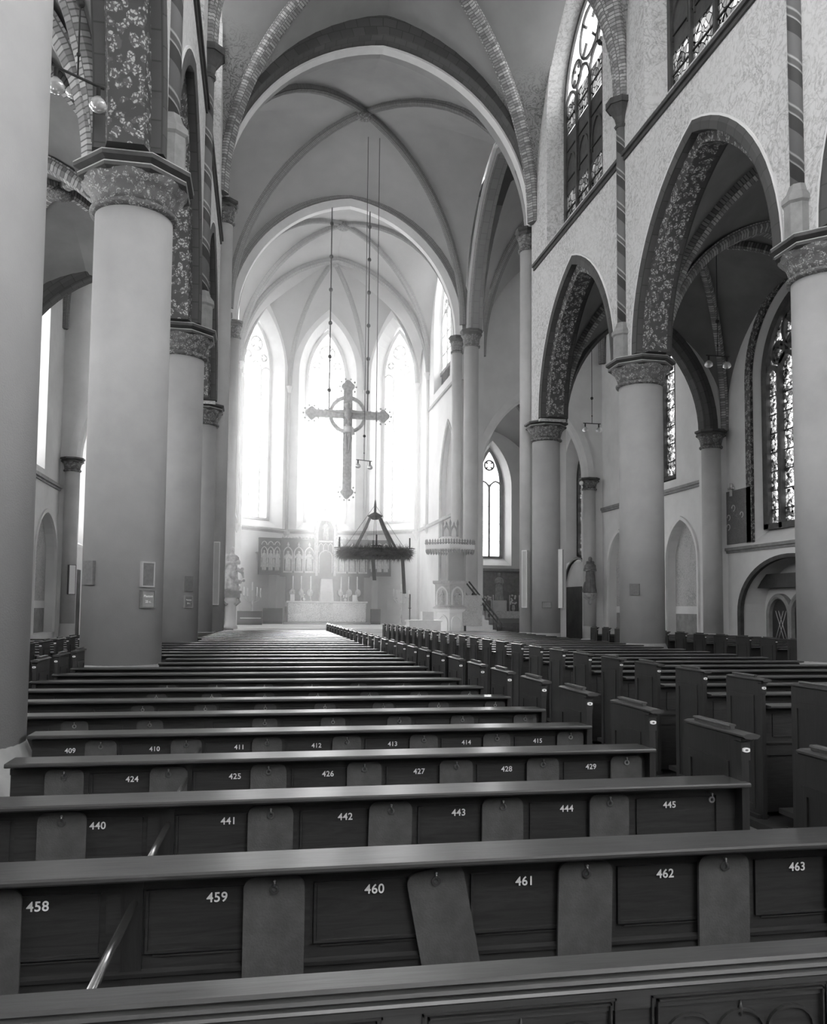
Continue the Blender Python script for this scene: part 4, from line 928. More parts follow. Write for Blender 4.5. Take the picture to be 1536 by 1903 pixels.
# ================================================================== figures
def lerp(a, b, t): return a+(b-a)*t
def figure(h, kind='robe', lean=0, folds=9, rm=True, arms='fold', seed=0):
    """standing robed figure of height h at origin, facing -Y; one continuous remeshed surface"""
    rnd = random.Random(seed); m = MB(); H = h
    prof = [(.17, 0), (.165, .06), (.14, .25), (.13, .45), (.115, .58), (.12, .68), (.13, .76), (.115, .81), (.055, .84), (.04, .87)]
    n = 36; vs = []; fs = []
    for j, (r, z) in enumerate(prof):
        for i in range(n):
            a = 2*pi*i/n; fd = 1+(.10*sin(folds*a+z*3)+.05*sin(5*a+z*9+seed))*max(0, 1-z*1.15)
            sx = 1.05 if z > .6 else 1.0; sy = .68 if z > .6 else .85
            vs.append((r*H*fd*cos(a)*sx+lean*H*z*z*.1, r*H*fd*sin(a)*sy, z*H))
    for j in range(len(prof)-1):
        for i in range(n): k = (i+1) % n; fs.append((j*n+i, j*n+k, (j+1)*n+k, (j+1)*n+i))
    fs += [tuple(range(n-1, -1, -1)), tuple((len(prof)-1)*n+i for i in range(n))]
    m.add(vs, fs, None, 0, True)
    hx = lean*.1*H
    m.ball(hx, -.01*H, .925*H, .052*H, 12, 1.3); m.ball(hx, -.06*H, .92*H, .012*H, 6, 1.6); m.ball(hx, .012*H, .945*H, .058*H, 12, 1.15)
    sh = .77*H
    for s in (-1, 1):
        if arms == 'fold': pts = [(s*.115*H+hx, 0, sh), (s*.15*H+hx, -.03*H, .63*H), (s*.03*H+hx, -.13*H, .64*H)]
        elif arms == 'bless' and s > 0: pts = [(s*.115*H+hx, 0, sh), (s*.17*H+hx, -.06*H, .66*H), (s*.13*H+hx, -.13*H, .8*H)]
        else: pts = [(s*.115*H+hx, 0, sh), (s*.16*H+hx, -.02*H, .62*H), (s*.09*H+hx, -.13*H, .66*H)]
        m.tube(pts, [.045*H, .04*H, .024*H], 10); m.ball(pts[-1][0], pts[-1][1], pts[-1][2], .022*H, 8)
        for k in range(4): m.tube([pts[-1], (pts[-1][0]-s*.012*H*(1-k*.4), pts[-1][1]-.03*H, pts[-1][2]+(.012-.008*k)*H)], .006*H, 5)
    if kind == 'child':
        m.ball(.07*H, -.14*H, .75*H, .035*H, 10, 1.1); m.tube([(.07*H, -.13*H, .71*H), (.06*H, -.14*H, .6*H)], [.035*H, .045*H], 10); m.tube([(.07*H, -.16*H, .6*H), (.05*H, -.19*H, .52*H)], [.022*H, .015*H], 8)
        m.tube([(.08*H, -.15*H, .7*H), (.13*H, -.17*H, .73*H)], [.016*H, .012*H], 8)
    if kind == 'friar':
        m.tube([(.0, -.15*H, .63*H), (-.12*H, -.16*H, .60*H)], [.02*H, .02*H], 8)
        m.tube([(-.13*H, -.03*H, .3*H), (-.2*H, -.05*H, .02*H)], [.03*H, .04*H], 8)
        m.tube([(-.1*H, 0, .84*H), (0, .05*H, .86*H), (.1*H, 0, .84*H)], .045*H, 8)
    if kind == 'baroque':
        m.tube([(-.1*H, .0, .85*H), (-.17*H, .02*H, .6*H), (-.17*H, .03*H, .3*H), (-.14*H, 0, .03*H)], [.06*H, .09*H, .1*H, .1*H], 10)
        for k in range(11):
            a = rnd.uniform(0, 2*pi); z = rnd.uniform(.05, .42); r = .15
            m.ball(r*H*cos(a)+.03*H, r*H*sin(a)*.8-.02*H, z*H, rnd.uniform(.035, .06)*H, 8, rnd.uniform(.7, 1.6))
        m.tube([(.08*H, -.12*H, .5*H), (.2*H, -.14*H, .42*H), (.24*H, -.1*H, .3*H)], [.05*H, .035*H, .02*H], 8)
        m.ball(.2*H, -.12*H, .5*H, .04*H, 8); m.ball(.25*H, -.1*H, .24*H, .035*H, 8)
        m.ball(.1*H, -.14*H, .66*H, .05*H, 8); 
    return m
def put(mb, name, mat, parent, vox, loc=(0, 0, 0), rz=0):
    me = mb.mesh(name, mat); o = mkobj(name, me, parent); o.location = loc; o.rotation_euler = (0, 0, rz)
    md = o.modifiers.new('remesh', 'REMESH'); md.mode = 'VOXEL'; md.voxel_size = vox; md.use_smooth_shade = True
    return o
# baroque statue on column bracket, left
t = thing('statue', 'baroque statue of a crowned woman with child on a bracket, left of the altar', 'statue', (-1.2, 36.6, 2.3), world=False)
put(figure(1.85, 'baroque', seed=3, arms='fold'), 'figure', 'statue', t, .022, (0, 0, .08), radians(20))
m = MB(); m.box(-.42, .42, -.3, .3, -.02, .09); m.box(-.36, .36, -.26, .28, -.2, -.02); m.build('plinth', 'statuedark', t)
m = MB()
for s in (-1, 1): m.tube([(s*.3, -.2, -.2), (s*.34, -.24, -.36), (s*.2, -.18, -.5), (s*.1, -.1, -.42)], [.05, .07, .06, .04], 8)
m.build('bracket_scroll', 'statuedark', t)
m = MB(); m.lathe(-1.22, 36.62, [(.3, .8), (.3, .9), (.23, .95), (.22, 1.85), (.28, 1.9), (.28, 2.1)], 20); tag(m.build('statue_pillar', 'pierlight'), 'short round pillar carrying the baroque statue left of the altar', 'pillar')
# friar statue on the column, right transept
t = thing('statue', 'robed friar statue on a corbel against the slender right transept column', 'statue', (15.08, 37.5, 2.5), world=False)
put(figure(1.68, 'friar', seed=5, folds=11), 'figure', 'statuedark', t, .022, (0, -.1, 0), radians(-25))
m = MB(); m.lathe(0, -.08, [(.04, -.55), (.1, -.48), (.12, -.35), (.34, -.2), (.36, -.12), (.36, 0)], 8, sm=False); m.build('corbel', 'statue', t)

# ================================================================== high altar
g0 = .8
t = thing('altar', 'high altar with a white embroidered frontal below the carved retable', 'altar', (3.58, 47.1, g0))
m = MB(); m.box(1.25, 5.95, 46.2, 47.6, g0, g0+.1); m.box(1.45, 5.75, 46.6, 47.6, g0+.1, 1.97); m.build('altar_block', 'midstone', t)
m = MB(); m.box(1.48, 5.72, 46.56, 46.62, g0+.14, 1.95); m.build('frontal', 'frontal', t)
m = MB(); m.box(1.4, 5.8, 46.5, 47.65, 1.97, 2.06); m.build('mensa', 'marble', t)
def small_fig(seed):
    m = MB(); n = 12; prof = [(.13, 0), (.12, .3), (.1, .6), (.13, .76), (.09, .83), (.03, .87)]
    m.lathe(0, 0, prof, 12, sm=True); m.ball(0, -.01, .92, .06, 8, 1.2); r = random.Random(seed)
    for s in (-1, 1): m.tube([(s*.12, 0, .75), (s*.15, -.05, .6), (s*.04*r.uniform(.2, 2), -.14, .62+r.uniform(0, .15))], [.04, .04, .025], 6)
    for k in range(4): a = -pi/2+(k-1.5)*.5; m.tube([(.11*cos(a), .11*sin(a), .7), (.14*cos(a), .14*sin(a), 0)], .02, 5)
    return m.mesh('carved_figure', 'gilt')
SF = [small_fig(k) for k in range(3)]
t = thing('retable', 'carved wooden winged retable with niches of saints behind the high altar', 'retable', (3.6, 48.6, g0), world=False)
T0 = t; oy = 0
m = MB(); m.box(-2.2, 2.2, -.3, .1, 1.2, 2.75); m.box(-2.55, 2.55, -.32, .1, 2.66, 2.8); m.build('predella', 'retable', t)
m = MB(); m.box(-2.45, 2.45, .0, .25, 2.8, 4.8); m.box(-2.5, 2.5, -.12, .3, 4.72, 4.82); m.box(-2.45, 2.45, -.3, .1, 2.75, 2.86)
m.box(-2.5, -2.38, -.28, .2, 2.8, 4.76); m.box(2.38, 2.5, -.28, .2, 2.8, 4.76); m.build('case', 'retable', t)
m = MB()
for k in range(26):
    x = -2.4+k*4.8/25
    if abs(x) > .6: m.lathe(x, .1, [(.04, 4.82), (.07, 4.88), (.01, 5.0)], 6, sm=False)
m.build('cresting', 'gilt', t)
for s in (-1, 1):
    for k in range(3):
        x = s*(.92+k*.6)
        q = MB(); q.sweep(apath(x, -.14, (1, 0), 3.95, .24, .36, 6, 1.0), [(-.02, -.05), (.04, -.05), (.04, .05), (-.02, .05)]); q.lathe(x, -.14, [(.05, 4.35), (.08, 4.42), (.01, 4.6)], 6, sm=False); q.box(x-.26, x+.26, -.28, 0, 2.86, 2.96); q.build('niche_arch', 'gilt', t)
        o = mkobj('carved_figure', SF[k], t, (x, -.14, 2.96)); o.scale = (1.25, .9, 1.15)
    w_ = bpy.data.objects.new('wing', None)
    m = MB(); m.box(-.62, .62, .0, .1, -.1, 1.92); m.box(-.66, .66, -.1, .12, 1.86, 1.96); m.box(-.66, .66, -.1, .12, -.12, 0.02); m.box(-.66, -.58, -.1, .1, 0, 1.9); m.box(.58, .66, -.1, .1, 0, 1.9)
    wg = m.build('wing', 'retable', t); wg.location = (s*3.1, -.16, 2.85); wg.rotation_euler = (0, 0, s*-.22)
    for k in range(3):
        x = -.37+k*.37; o = mkobj('carved_figure', SF[(k+1) % 3], wg, (x, -.08, .12)); o.scale = (1.0, .7, 1.15)
        q = MB(); q.sweep(apath(x, -.08, (1, 0), 1.2, .15, .24, 6, .9), [(-.015, -.03), (.03, -.03), (.03, .03), (-.015, .03)]); q.sweep(apath(x, -.08, (1, 0), 1.55, .14, .2, 6, .0), [(-.015, -.03), (.03, -.03), (.03, .03), (-.015, .03)]); q.build('niche_arch', 'gilt', wg)
m = MB(); m.sweep(apath(0, -.1, (1, 0), 5.1, .5, 1.25, 10, 2.4), [(-.06, -.25), (.08, -.25), (.08, .25), (-.06, .25)]); m.lathe(0, -.1, [(.06, 6.4), (.12, 6.5), (.02, 6.85)], 8, sm=False)
for s in (-1, 1): m.lathe(s*.62, -.15, [(.06, 2.8), (.06, 5.5), (.1, 5.55), (.01, 6.1)], 8, sm=False)
m.build('central_tower', 'gilt', t)
m = MB(); m.box(-.5, .5, .05, .15, 2.7, 5.9); m.build('tower_back', 'retable', t)
o = mkobj('carved_figure', SF[0], t, (0, -.12, 4.75)); o.scale = (1.3, 1, 1.1)
m = MB()
for k in range(3): m.sweep(apath(-.27+.27*k, -.2, (1, 0), 4.35, .12, .2, 5, .3), [(-.015, -.02), (.025, -.02), (.025, .02), (-.015, .02)])
m.box(-.4, .4, -.2, -.1, 4.62, 4.72); m.sweep(apath(0, -.22, (1, 0), 3.75, .36, .4, 8, .9), [(-.02, -.03), (.04, -.03), (.04, .03), (-.02, .03)]); m.build('baldachin_tracery', 'gilt', t)
for s in (-1, 1):
    q = MB()
    for k in range(3): q.ball(s*(.85+.5*k), -.36, 1.75, .17, 8, 1.3)
    q.build('bust_relief', 'gilt', t)
# tabernacle
t = thing('tabernacle', 'white veiled tabernacle on the middle of the high altar', 'tabernacle', (3.6, 47.9, 2.06))
m = MB(); m.add([(3.22, 47.2, 2.06), (4.0, 47.2, 2.06), (4.0, 48.1, 2.06), (3.22, 48.1, 2.06), (3.3, 47.3, 3.3), (3.92, 47.3, 3.3), (3.92, 48.1, 3.3), (3.3, 48.1, 3.3)], [(0, 3, 2, 1), (4, 5, 6, 7), (0, 1, 5, 4), (1, 2, 6, 5), (2, 3, 7, 6), (3, 0, 4, 7)]); m.build('veil', 'linen', t)
m = MB(); m.box(3.36, 3.86, 47.14, 47.2, 2.1, 2.6); m.build('door_panel', 'marble', t)
for k, (x, nm) in enumerate(((1.75, 'outermost left'), (2.2, 'middle left'), (2.72, 'innermost left'), (4.4, 'innermost right'), (4.82, 'middle right'), (5.3, 'outermost right'))):
    t = thing('altar_candle', 'tall white altar candle, %s of the six beside the tabernacle' % nm, 'candle', (x, 47.3, 2.06), 'altar candles')
    m = MB(); m.lathe(x, 47.3, [(.09, 2.06), (.03, 2.14), (.025, 2.5), (.07, 2.55), (.07, 2.58)], 10); m.build('candlestick', 'gilt', t)
    m = MB(); m.lathe(x, 47.3, [(.032, 2.58), (.032, 3.45)], 8); m.build('candle', 'wax', t)
for x, nm in ((1.72, 'left'), (5.12, 'right')):
    m = MB(); m.box(x-.12, x+.12, 46.9, 46.93, 2.06, 2.42); m.box(x-.1, x+.1, 46.93, 47.0, 2.06, 2.1); tag(m.build('altar_card', 'linen'), 'small white altar card at the %s end of the high altar' % nm, 'card')
for x, nm in ((2.35, 'left'), (4.62, 'right')):
    m = MB(); m.lathe(x, 46.95, [(.05, 2.06), (.08, 2.16), (.04, 2.24)], 10)
    for k in range(9): m.ball(x+random.uniform(-.12, .12), 46.95+random.uniform(-.05, .05), 2.32+random.uniform(-.06, .1), .045, 6)
    tag(m.build('flower_vase', 'gilt'), 'small vase of flowers on the %s half of the high altar' % nm, 'vase')
# standing candelabra
for x, nm in ((-.42, 'left'), (7.42, 'right')):
    t = thing('candelabrum', 'standing branched candelabrum with white candles %s of the high altar' % nm, 'candelabrum', (x, 45.0, g0), 'standing candelabra')
    m = MB(); m.lathe(x, 45, [(.25, g0), (.2, g0+.06), (.06, g0+.14), (.05, g0+.5), (.1, g0+.56), (.04, g0+.65), (.035, 1.9), (.08, 1.95), (.04, 2.1)], 12); m.build('stem', 'gilt', t)
    for k, (dx, hz) in enumerate(((-.42, 2.3), (-.24, 2.24), (0, 2.55), (.24, 2.3), (.42, 2.24))):
        m = MB(); m.tube([(x, 45, 1.95), (x+dx*.6, 45, 2.0), (x+dx, 45, hz-.1), (x+dx, 45, hz)], .018, 6); m.lathe(x+dx, 45, [(.02, hz-.03), (.07, hz), (.07, hz+.02)], 8); m.build('arm', 'gilt', t)
        m = MB(); m.lathe(x+dx, 45, [(.03, hz), (.03, hz+.45)], 8); m.build('candle', 'wax', t)
t = thing('side_cabinet', 'low dark carved cabinet with a pale top left of the high altar', 'cabinet', (-.6, 44.6, g0))
m = MB(); m.box(-1.15, .1, 44.3, 45.6, g0, 1.5); m.build('body', 'doorwood', t)
m = MB(); m.box(-1.0, .05, 44.25, 44.9, 1.12, 1.17); m.build('shelf', 'marble', t)
for x0, x1, nm in ((.15, 1.2, 'left'), (6.05, 6.6, 'right')):
    m = MB(); m.box(x0, x1, 47.0, 47.2, g0, 1.65); tag(m.build('choir_stall', 'doorwood'), 'dark low screen directly %s of the high altar' % nm, 'screen')
g = sgroup('door_4')
m = MB(); A, B2, u, nrm, L = fac[2]; p0 = Vector((A[0], A[1], 0))+Vector((u[0], u[1], 0))*(L/2-.55)+Vector((nrm[0], nrm[1], 0))*.62; p1 = p0+Vector((u[0], u[1], 0))*1.0
m.sweep([(p0+Vector((0, 0, 1.7)), Vector((0, 0, 1)), Vector((nrm[0], nrm[1], 0))), (p1+Vector((0, 0, 1.7)), Vector((0, 0, 1)), Vector((nrm[0], nrm[1], 0)))], [(-.9, 0), (1.1, 0), (1.1, .05), (-.9, .05)]); m.build('door_leaf', 'lightstone', g)

# ================================================================== crucifix
t = thing('crucifix', 'huge ringed crucifix with a carved corpus hanging in the choir arch', 'crucifix', (3.72, 38.0, 6.8), world=False)
cz = 3.66
def bar(m, x0, x1, z0_, z1_, mi=0): m.box(x0, x1, -.08, .08, z0_, z1_)
m = MB(); bar(m, -.2, .2, .2, 5.0); bar(m, -1.6, 1.6, cz-.17, cz+.17); m.build('cross_beams', 'gilt', t)
m = MB(); m.sweep([(Vector((.78*cos(q), 0, cz+.78*sin(q))), Vector((cos(q), 0, sin(q))), Vector((0, 1, 0))) for q in [2*pi*j/40 for j in range(41)]], [(-.08, -.06), (.08, -.06), (.08, .06), (-.08, .06)]); m.build('ring', 'gilt', t)
for (x, z) in ((-1.62, cz), (1.62, cz), (0, 4.95), (0, .12)):
    m = MB(); m.sweep([(Vector((x, -.1, z)), Vector((1, 0, 0)), Vector((0, 0, 1))), (Vector((x, .1, z)), Vector((1, 0, 0)), Vector((0, 0, 1)))], [(.27*cos(q)*(1+.1*cos(4*q)), .27*sin(q)*(1+.1*cos(4*q))) for q in [2*pi*j/32 for j in range(32)]])
    for k in range(10):
        q = 2*pi*k/10; m.ball(x+.37*cos(q), 0, z+.37*sin(q), .045, 6)
    m.build('roundel', 'gilt', t)
m = MB()
m.tube([(0, -.16, cz+.25), (0, -.2, cz-.1), (.02, -.2, cz-.5), (0, -.2, cz-.7)], [.1, .19, .14, .16], 12)
m.ball(-.05, -.24, cz+.38, .12, 12, 1.25); m.ball(-.05, -.35, cz+.37, .03, 6, 1.3); m.tube([(0, -.18, cz+.2), (-.03, -.22, cz+.32)], .06, 8)
for s in (-1, 1):
    m.tube([(s*.14, -.18, cz+.12), (s*.5, -.16, cz+.1), (s*.9, -.13, cz+.14), (s*.98, -.12, cz+.14)], [.08, .06, .045, .04], 10)
    for k in range(4): m.tube([(s*.98, -.12, cz+.14+.02*(k-1.5)), (s*1.08, -.14, cz+.15+.03*(k-1.5))], .012, 5)
    m.tube([(s*1.0, -.12, cz+.15), (s*1.03, -.15, cz+.22)], .012, 5)
    m.tube([(s*.08, -.2, cz-.65), (s*.1, -.3, cz-1.1), (s*.04, -.2, cz-1.65), (s*.03, -.26, cz-1.8)], [.1, .085, .05, .04], 10)
put(m, 'corpus', 'skin', t, .022)
m = MB(); m.lathe(0, -.2, [(.2, cz-.85), (.19, cz-.7), (.18, cz-.58)], 16); m.tube([(.18, -.25, cz-.62), (.24, -.24, cz-.95)], [.05, .08], 8); m.build('loincloth', 'linen', t)
for x, nm in ((2.87, 'left'), (4.62, 'right')):
    t = thing('hanging_rod', 'knobbed dark rod hanging from the choir arch to the %s arm of the crucifix' % nm, 'rod', (x, 38.0, 10.6), 'rods holding the crucifix')
    m = MB(); m.tube([(x, 38, 10.62), (x, 38, 20.2)], .028, 8); m.build('rod', 'iron', t)
    for k in range(6): q = MB(); q.ball(x, 38, 19.3-1.55*k, .09, 10, 1.1); q.build('knob', 'iron', t)

# ================================================================== advent wreath
wx, wy, wz = 4.5, 34.0, 3.95
t = thing('hanging_wreath', 'large fir wreath with ribbons and candles hanging before the altar', 'wreath', (wx, wy, wz))
m = MB(); rnd = random.Random(4)
m.sweep([(Vector((wx+1.3*cos(q), wy+1.3*sin(q), wz)), Vector((cos(q), sin(q), 0)), Vector((0, 0, 1))) for q in [2*pi*j/48 for j in range(49)]], [(.16*cos(a_), .15*sin(a_)-.05) for a_ in [2*pi*k/8 for k in range(8)]])
for k in range(4200):
    q = rnd.uniform(0, 2*pi); a_ = rnd.uniform(0, 2*pi); R = 1.3+.12*cos(a_); p = Vector((wx+R*cos(q), wy+R*sin(q), wz+.1*sin(a_)))
    d_ = Vector((cos(q)*cos(a_)+rnd.uniform(-.9, .9), sin(q)*cos(a_)+rnd.uniform(-.9, .9), sin(a_)-.45+rnd.uniform(-.5, .5))).normalized()*rnd.uniform(.12, .36)
    s_ = d_.cross(Vector((rnd.random(), rnd.random(), rnd.random()))).normalized()*.012
    m.add([p-s_, p+s_, p+d_], [(0, 1, 2)])
m.build('garland', 'garland', t)
m = MB(); m.lathe(wx, wy, [(.12, 5.3), (.3, 5.42), (.3, 5.46), (.05, 5.6), (.05, 5.9), (.02, 6.1)], 12); m.build('hanger_crown', 'ribbon', t)
m = MB(); m.tube([(wx, wy, 6.0), (wx, wy, 21.3)], .012, 6); m.build('hanging_cord', 'iron', t)
for k in range(4):
    q = .7+k*pi/2; a_, b_ = cos(q), sin(q)
    m = MB(); s_ = Vector((-b_, a_, 0))*.07; path = [(wx+.3*a_, wy+.3*b_, 5.35), (wx+.5*a_, wy+.5*b_, 5.0), (wx+1.15*a_, wy+1.15*b_, wz+.1)]
    m.sweep([(Vector(p), s_.normalized(), Vector((a_, b_, .4)).normalized()) for p in path], [(-.08, -.006), (.08, -.006), (.08, .006), (-.08, .006)]); m.build('ribbon', 'ribbon', t)
    m = MB(); m.tube([(wx, wy, 5.9), (wx+1.28*cos(q+.8), wy+1.28*sin(q+.8), wz+.1)], .008, 5); m.build('cord', 'iron', t)
    c_ = (wx+1.42*cos(q+pi/4), wy+1.42*sin(q+pi/4))
    m = MB(); m.lathe(c_[0], c_[1], [(.22, wz+.18), (.22, wz+.2), (.03, wz+.21), (.03, wz+.62)], 10); m.build('candle_holder', 'iron', t)
for x, y, zb in ((wx+1.0, wy-.8, 2.3), (wx-.25, wy-1.2, 2.8)):
    m = MB(); m.sweep([(Vector((x, y, wz-.05)), Vector((1, 0, 0)), Vector((0, 1, 0))), (Vector((x+.05, y, (wz+zb)/2)), Vector((1, 0, 0)), Vector((0, 1, 0))), (Vector((x+.1, y, zb)), Vector((1, 0, 0)), Vector((0, 1, 0)))], [(-.07, -.005), (.07, -.005), (.07, .005), (-.07, .005)]); m.build('ribbon_tail', 'ribbon', t)

# ================================================================== pulpit
px, py, pz = 7.98, 35.6, .4; vr = atan2(-py, -px)
t = thing('pulpit', 'carved hexagonal pulpit with canopy and stair beside the twin crossing shafts', 'pulpit', (px, py, pz))
m = MB(); m.lathe(px, py, [(.8, pz), (.8, pz+.2), (.66, pz+.3), (.62, 1.55), (.72, 1.62), (.8, 1.7)], 6, rot=vr, sm=False); m.build('pedestal', 'lightstone', t)
m = MB(); m.lathe(px, py, [(.8, 1.7), (.84, 1.76), (.72, 1.82), (.72, 2.74), (.84, 2.8), (.84, 2.9)], 6, rot=vr, sm=False); m.build('body', 'relief', t)
for k in range(6):
    a_ = vr+pi/6+k*pi/3; cx_, cyy = px+.63*cos(a_), py+.63*sin(a_); d_ = (-sin(a_), cos(a_))
    if k in (0, 5, 1):
        q = MB(); q.sweep(apath(cx_, cyy, d_, 2.3, .24, .32, 8, .42), [(-.02, -.03), (.05, -.05), (.05, .03), (-.02, .03)]); q.sweep(apath(cx_-.05*cos(a_), cyy-.05*sin(a_), d_, 1.15, .2, .28, 8, .5), [(-.02, -.03), (.04, -.05), (.04, .03), (-.02, .03)]); q.build('arch_panel', 'lightstone', t)
        o = mkobj('carved_figure', SF[k % 3], t); o.location = (cx_-px, cyy-py, 1.9-pz); o.scale = (.75, .75, .6)
m = MB(); m.lathe(px, py, [(1.15, 4.2), (1.2, 4.26), (1.2, 4.42), (1.12, 4.46), (.5, 4.74), (.42, 4.8), (.3, 4.8)], 6, rot=vr, sm=False); m.build('canopy', 'lightstone', t)
m = MB(); V = [(px+1.18*cos(vr+k*pi/3), py+1.18*sin(vr+k*pi/3)) for k in range(7)]
for k in range(6):
    for j in range(9):
        f_ = (j+.5)/9; x = lerp(V[k][0], V[k+1][0], f_); y = lerp(V[k][1], V[k+1][1], f_)
        m.lathe(x, y, [(.03, 4.42), (.06, 4.5), (.02, 4.54), (.05, 4.58), (.005, 4.66)], 6, sm=False); pass
m.build('canopy_cresting', 'midstone', t)
m = MB()
for k in range(6):
    for j in range(9):
        f_ = (j+.5)/9; m.lathe(lerp(V[k][0], V[k+1][0], f_)*.97+px*.03, lerp(V[k][1], V[k+1][1], f_)*.97+py*.03, [(.005, 4.06), (.05, 4.12), (.05, 4.22)], 6, sm=False)
m.build('canopy_fringe', 'midstone', t)
m = MB(); V = [(px+.37*cos(vr+k*pi/3), py+.37*sin(vr+k*pi/3)) for k in range(7)]
for k in range(6):
    m.lathe(V[k][0], V[k][1], [(.035, 4.78), (.035, 5.35), (.06, 5.38), (.005, 5.55)], 6, sm=False)
    cx_, cyy = (V[k][0]+V[k+1][0])/2, (V[k][1]+V[k+1][1])/2; d_ = (V[k+1][0]-V[k][0], V[k+1][1]-V[k][1])
    m.sweep(apath(cx_, cyy, d_, 5.0, .15, .28, 6, .2), [(-.02, -.015), (.03, -.015), (.03, .015), (-.02, .015)]); m.lathe(cx_, cyy, [(.01, 5.25), (.05, 5.32), (.005, 5.45)], 6, sm=False)
m.build('canopy_crown', 'midstone', t)
m = MB(); m.box(px+.12, px+.72, py+.45, py+.52, 2.9, 4.22); m.box(px+.02, px+.12, py+.42, py+.56, 2.9, 4.22); m.box(px+.72, px+.8, py+.42, py+.56, 2.9, 4.22); m.build('back_board', 'pier', t)
m = MB()
for k in range(9):
    x0 = 10.15-.17*k; m.box(x0-.17, x0, 35.2, 36.1, pz, pz+.22*(k+1)*.95)
m.build('stair', 'marble', t)
m = MB(); m.tube([(8.72, 35.2, 2.88), (10.28, 35.2, 1.0)], .035, 8); m.tube([(8.72, 35.2, 2.7), (10.2, 35.2, .9)], .025, 8); m.tube([(8.8, 36.1, 2.88), (10.3, 36.1, 1.05)], .035, 8)
for k in range(8):
    x = 8.9+.18*k; zt = 2.88-(x-8.72)*1.2; m.tube([(x, 35.2, zt), (x, 35.2, zt-.75)], .014, 5)
    if k % 2 == 0: m.ball(x, 35.2, zt-.35, .06, 6, 1.5)
m.build('handrail', 'iron', t)
m = MB(); m.box(8.45, 9.3, 35.15, 35.2, 1.0, 2.3); m.build('stair_panel', 'relief', t)
m = MB(); m.box(5.75, 7.0, 32.8, 33.6, .4, 1.2); m.box(5.7, 7.05, 32.75, 33.65, 1.2, 1.26); tag(m.build('side_table', 'linen'), 'white cloth-covered table left of the pulpit', 'table')
m = MB(); m.box(6.3, 6.75, 33.0, 33.4, 1.26, 1.6); tag(m.build('covered_box', 'linen'), 'white covered box on the cloth-covered table', 'box')
t = thing('lectern_candle', 'tall dark candle stand behind the white table', 'candle stand', (6.0, 34.2, .4))
m = MB(); m.lathe(6.0, 34.2, [(.14, .4), (.03, .5), (.025, 1.7), (.08, 1.74)], 10); m.build('stand', 'iron', t); m = MB(); m.lathe(6.0, 34.2, [(.035, 1.74), (.035, 2.3)], 8); m.build('candle', 'ribbon', t)
for k, x in enumerate((5.2, 6.2, 7.2)):
    t = thing('altar_stool', 'small pale stool, %s of three before the white table' % ordn(k+1), 'stool', (x, 31.9, .4)); m = MB(); m.box(x-.25, x+.25, 31.7, 32.1, .78, .84); m.build('seat', 'marble', t)
    for dx in (-.2, .2):
        for dy in (-.15, .15): q = MB(); q.tube([(x+dx, 31.9+dy, .4), (x+dx, 31.9+dy, .78)], .025, 6); q.build('leg', 'pierlight', t)

# ================================================================== side altar in the right chapel
t = thing('side_altar', 'side altar with lace cloth under the tall window right of the pulpit', 'altar', (13.2, 46.0, 0))
m = MB(); m.box(12.0, 14.5, 45.6, 46.6, 0, .95); m.build('altar_block', 'midstone', t)
m = MB(); m.box(11.9, 14.6, 45.5, 46.6, 1.5, 1.58); m.box(12.1, 14.4, 45.6, 46.6, .95, 1.5); m.build('mensa', 'pier', t)
m = MB(); m.box(11.9, 14.6, 45.45, 45.5, 1.2, 1.6); m.build('lace_cloth', 'frontal', t)
m = MB()
for k in range(40):
    x = 11.85+k*.07; m.lathe(x, 46.66, [(.045, 1.6), (.045, 3.8)], 6)
m.build('curtain', 'curtain', t)
m = MB(); m.box(11.8, 14.7, 46.5, 46.7, 3.8, 3.88); m.build('curtain_rail', 'doorwood', t)
m = MB(); m.box(12.8, 13.6, 46.0, 46.5, 1.58, 2.2); m.build('tabernacle_block', 'marble', t)
t = thing('statue', 'dark statue of a woman holding a child on the side altar', 'statue', (13.2, 46.2, 2.2), world=False)
put(figure(1.55, 'child', seed=9, folds=8), 'figure', 'statue', t, .025)
for x, nm in ((12.45, 'left'), (13.95, 'right')):
    t = thing('flower_vase', 'vase of white flowers %s of the side altar statue' % nm, 'vase', (x, 45.9, 1.6))
    m = MB(); m.lathe(x, 45.9, [(.05, 1.6), (.1, 1.75), (.06, 1.95)], 10); m.build('vase', 'gilt', t)
    m = MB()
    for k in range(14): m.ball(x+random.uniform(-.22, .22), 45.9+random.uniform(-.1, .1), 2.2+random.uniform(-.2, .3), .055, 6)
    m.build('flowers', 'linen', t)
for x, nm in ((12.15, 'leftmost'), (12.75, 'second'), (13.7, 'third'), (14.25, 'rightmost')):
    t = thing('altar_candle', '%s thin candle on the side altar' % nm, 'candle', (x, 45.8, 1.6), 'side altar candles')
    m = MB(); m.lathe(x, 45.8, [(.06, 1.6), (.02, 1.68), (.025, 1.8)], 8); m.build('candlestick', 'gilt', t); m = MB(); m.lathe(x, 45.8, [(.02, 1.8), (.02, 2.5)], 8); m.build('candle', 'wax', t)

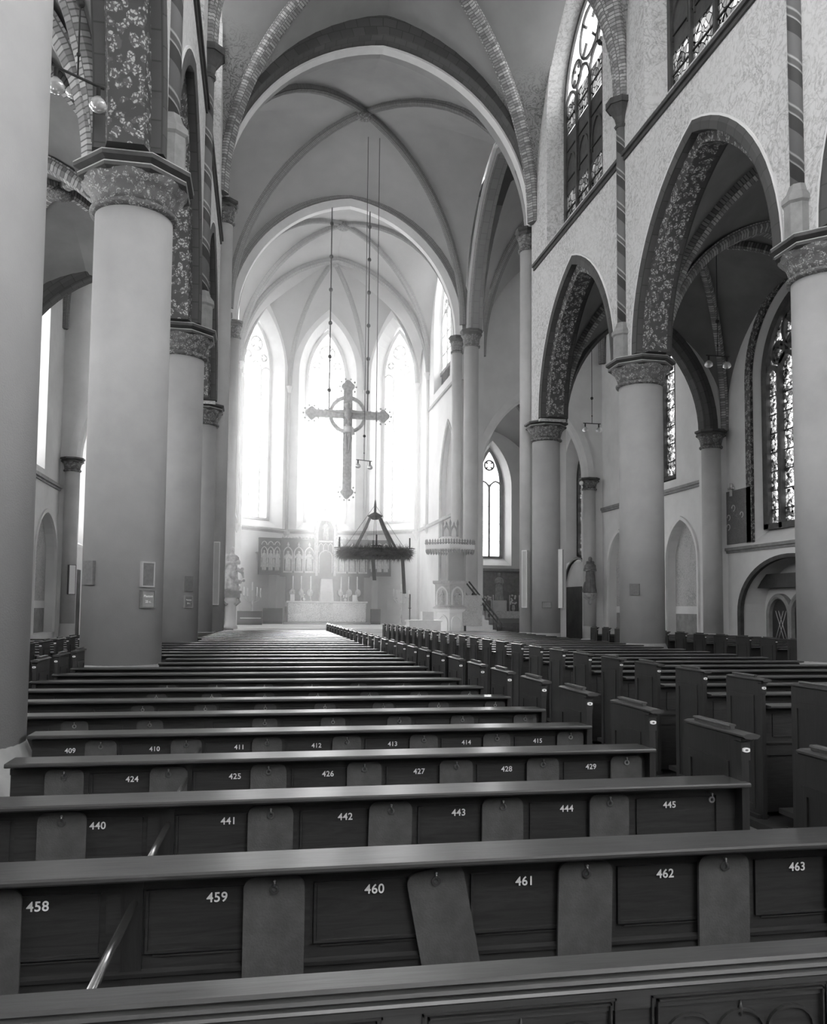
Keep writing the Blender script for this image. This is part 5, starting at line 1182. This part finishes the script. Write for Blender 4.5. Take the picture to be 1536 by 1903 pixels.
# ================================================================== pendant lamps
def pendant(x, y, z, ztop, label, ang=0, bars_=2, group='two-bulb pendant lamps'):
    t = thing('pendant_lamp', label, 'lamp', (x, y, z), group); c, s_ = cos(ang), sin(ang)
    m = MB(); m.tube([(x, y, z), (x, y, ztop)], .012, 6); m.ball(x, y, z+1.0, .06, 8); m.ball(x, y, z+.95 if False else z+.3, .03, 6); m.build('rod', 'iron', t)
    m = MB(); m.tube([(x-.36*c, y-.36*s_, z), (x+.36*c, y+.36*s_, z)], .018, 6); m.build('crossbar', 'iron', t)
    for q in (-.28, .28):
        bx, by = x+q*c, y+q*s_
        b_ = MB(); b_.lathe(bx, by, [(.03, z-.02), (.03, z-.14), (.045, z-.16)], 8); so = b_.build('socket', 'iron', t)
        b_ = MB(); b_.lathe(bx, by, [(.045, z-.15), (.09, z-.2), (.115, z-.25), (.11, z-.3), (.06, z-.34), (.01, z-.35)], 14); b_.build('bulb', 'bulb', t)
pendant(12.6, 31.0, 9.0, 20.0, 'two-bulb pendant lamp hanging left of the middle right pier')
pendant(12.6, 21.7, 8.95, 12.8, 'two-bulb pendant lamp hanging in the right aisle before the stained window')
pendant(-2.48, 11.3, 8.62, 12.2, 'large two-bulb pendant lamp near the upper left corner', .62)
pendant(-3.0, 14.6, 10.6, 12.3, 'small pendant lamp behind the one near the upper left corner', group=None)
pendant(4.02, 34.0, 7.7, 21.3, 'small hanging lamp in front of the crucifix shaft', .4)
t = thing('corner_lamp', 'small white wall lamp on the slender right transept column capital', 'lamp', (15.0, 37.9, 7.75))
m = MB(); m.tube([(15.2, 38.0, 7.7), (14.9, 37.9, 7.75)], .02, 6); m.build('bracket', 'iron', t); m = MB(); m.ball(14.85, 37.88, 7.72, .11, 10); m.build('globe', 'enamel', t)
# ------------------------------------------------------------------ added haze volume, imitating haze and lens glare around the choir windows
hm = bpy.data.materials.new('glare_haze'); hm.use_nodes = True; nt = hm.node_tree
for n in list(nt.nodes): nt.nodes.remove(n)
vo = N(nt, 'ShaderNodeVolumeScatter'); vo.inputs['Density'].default_value = HAZE; vo.inputs['Anisotropy'].default_value = 0.55
ou = N(nt, 'ShaderNodeOutputMaterial'); nt.links.new(vo.outputs[0], ou.inputs['Volume'])
m = MB(); m.box(-2.4, 9.9, 30.0, 50.9, 1.0, 21.9); h_ = m.build('glare_haze', hm); h_['kind'] = 'stuff'; tag(h_, 'pale added haze imitating window glare across the crossing and the choir', 'haze')

for o in bpy.data.objects:
    for k in ('_loc', '_n'):
        if k in o: del o[k]
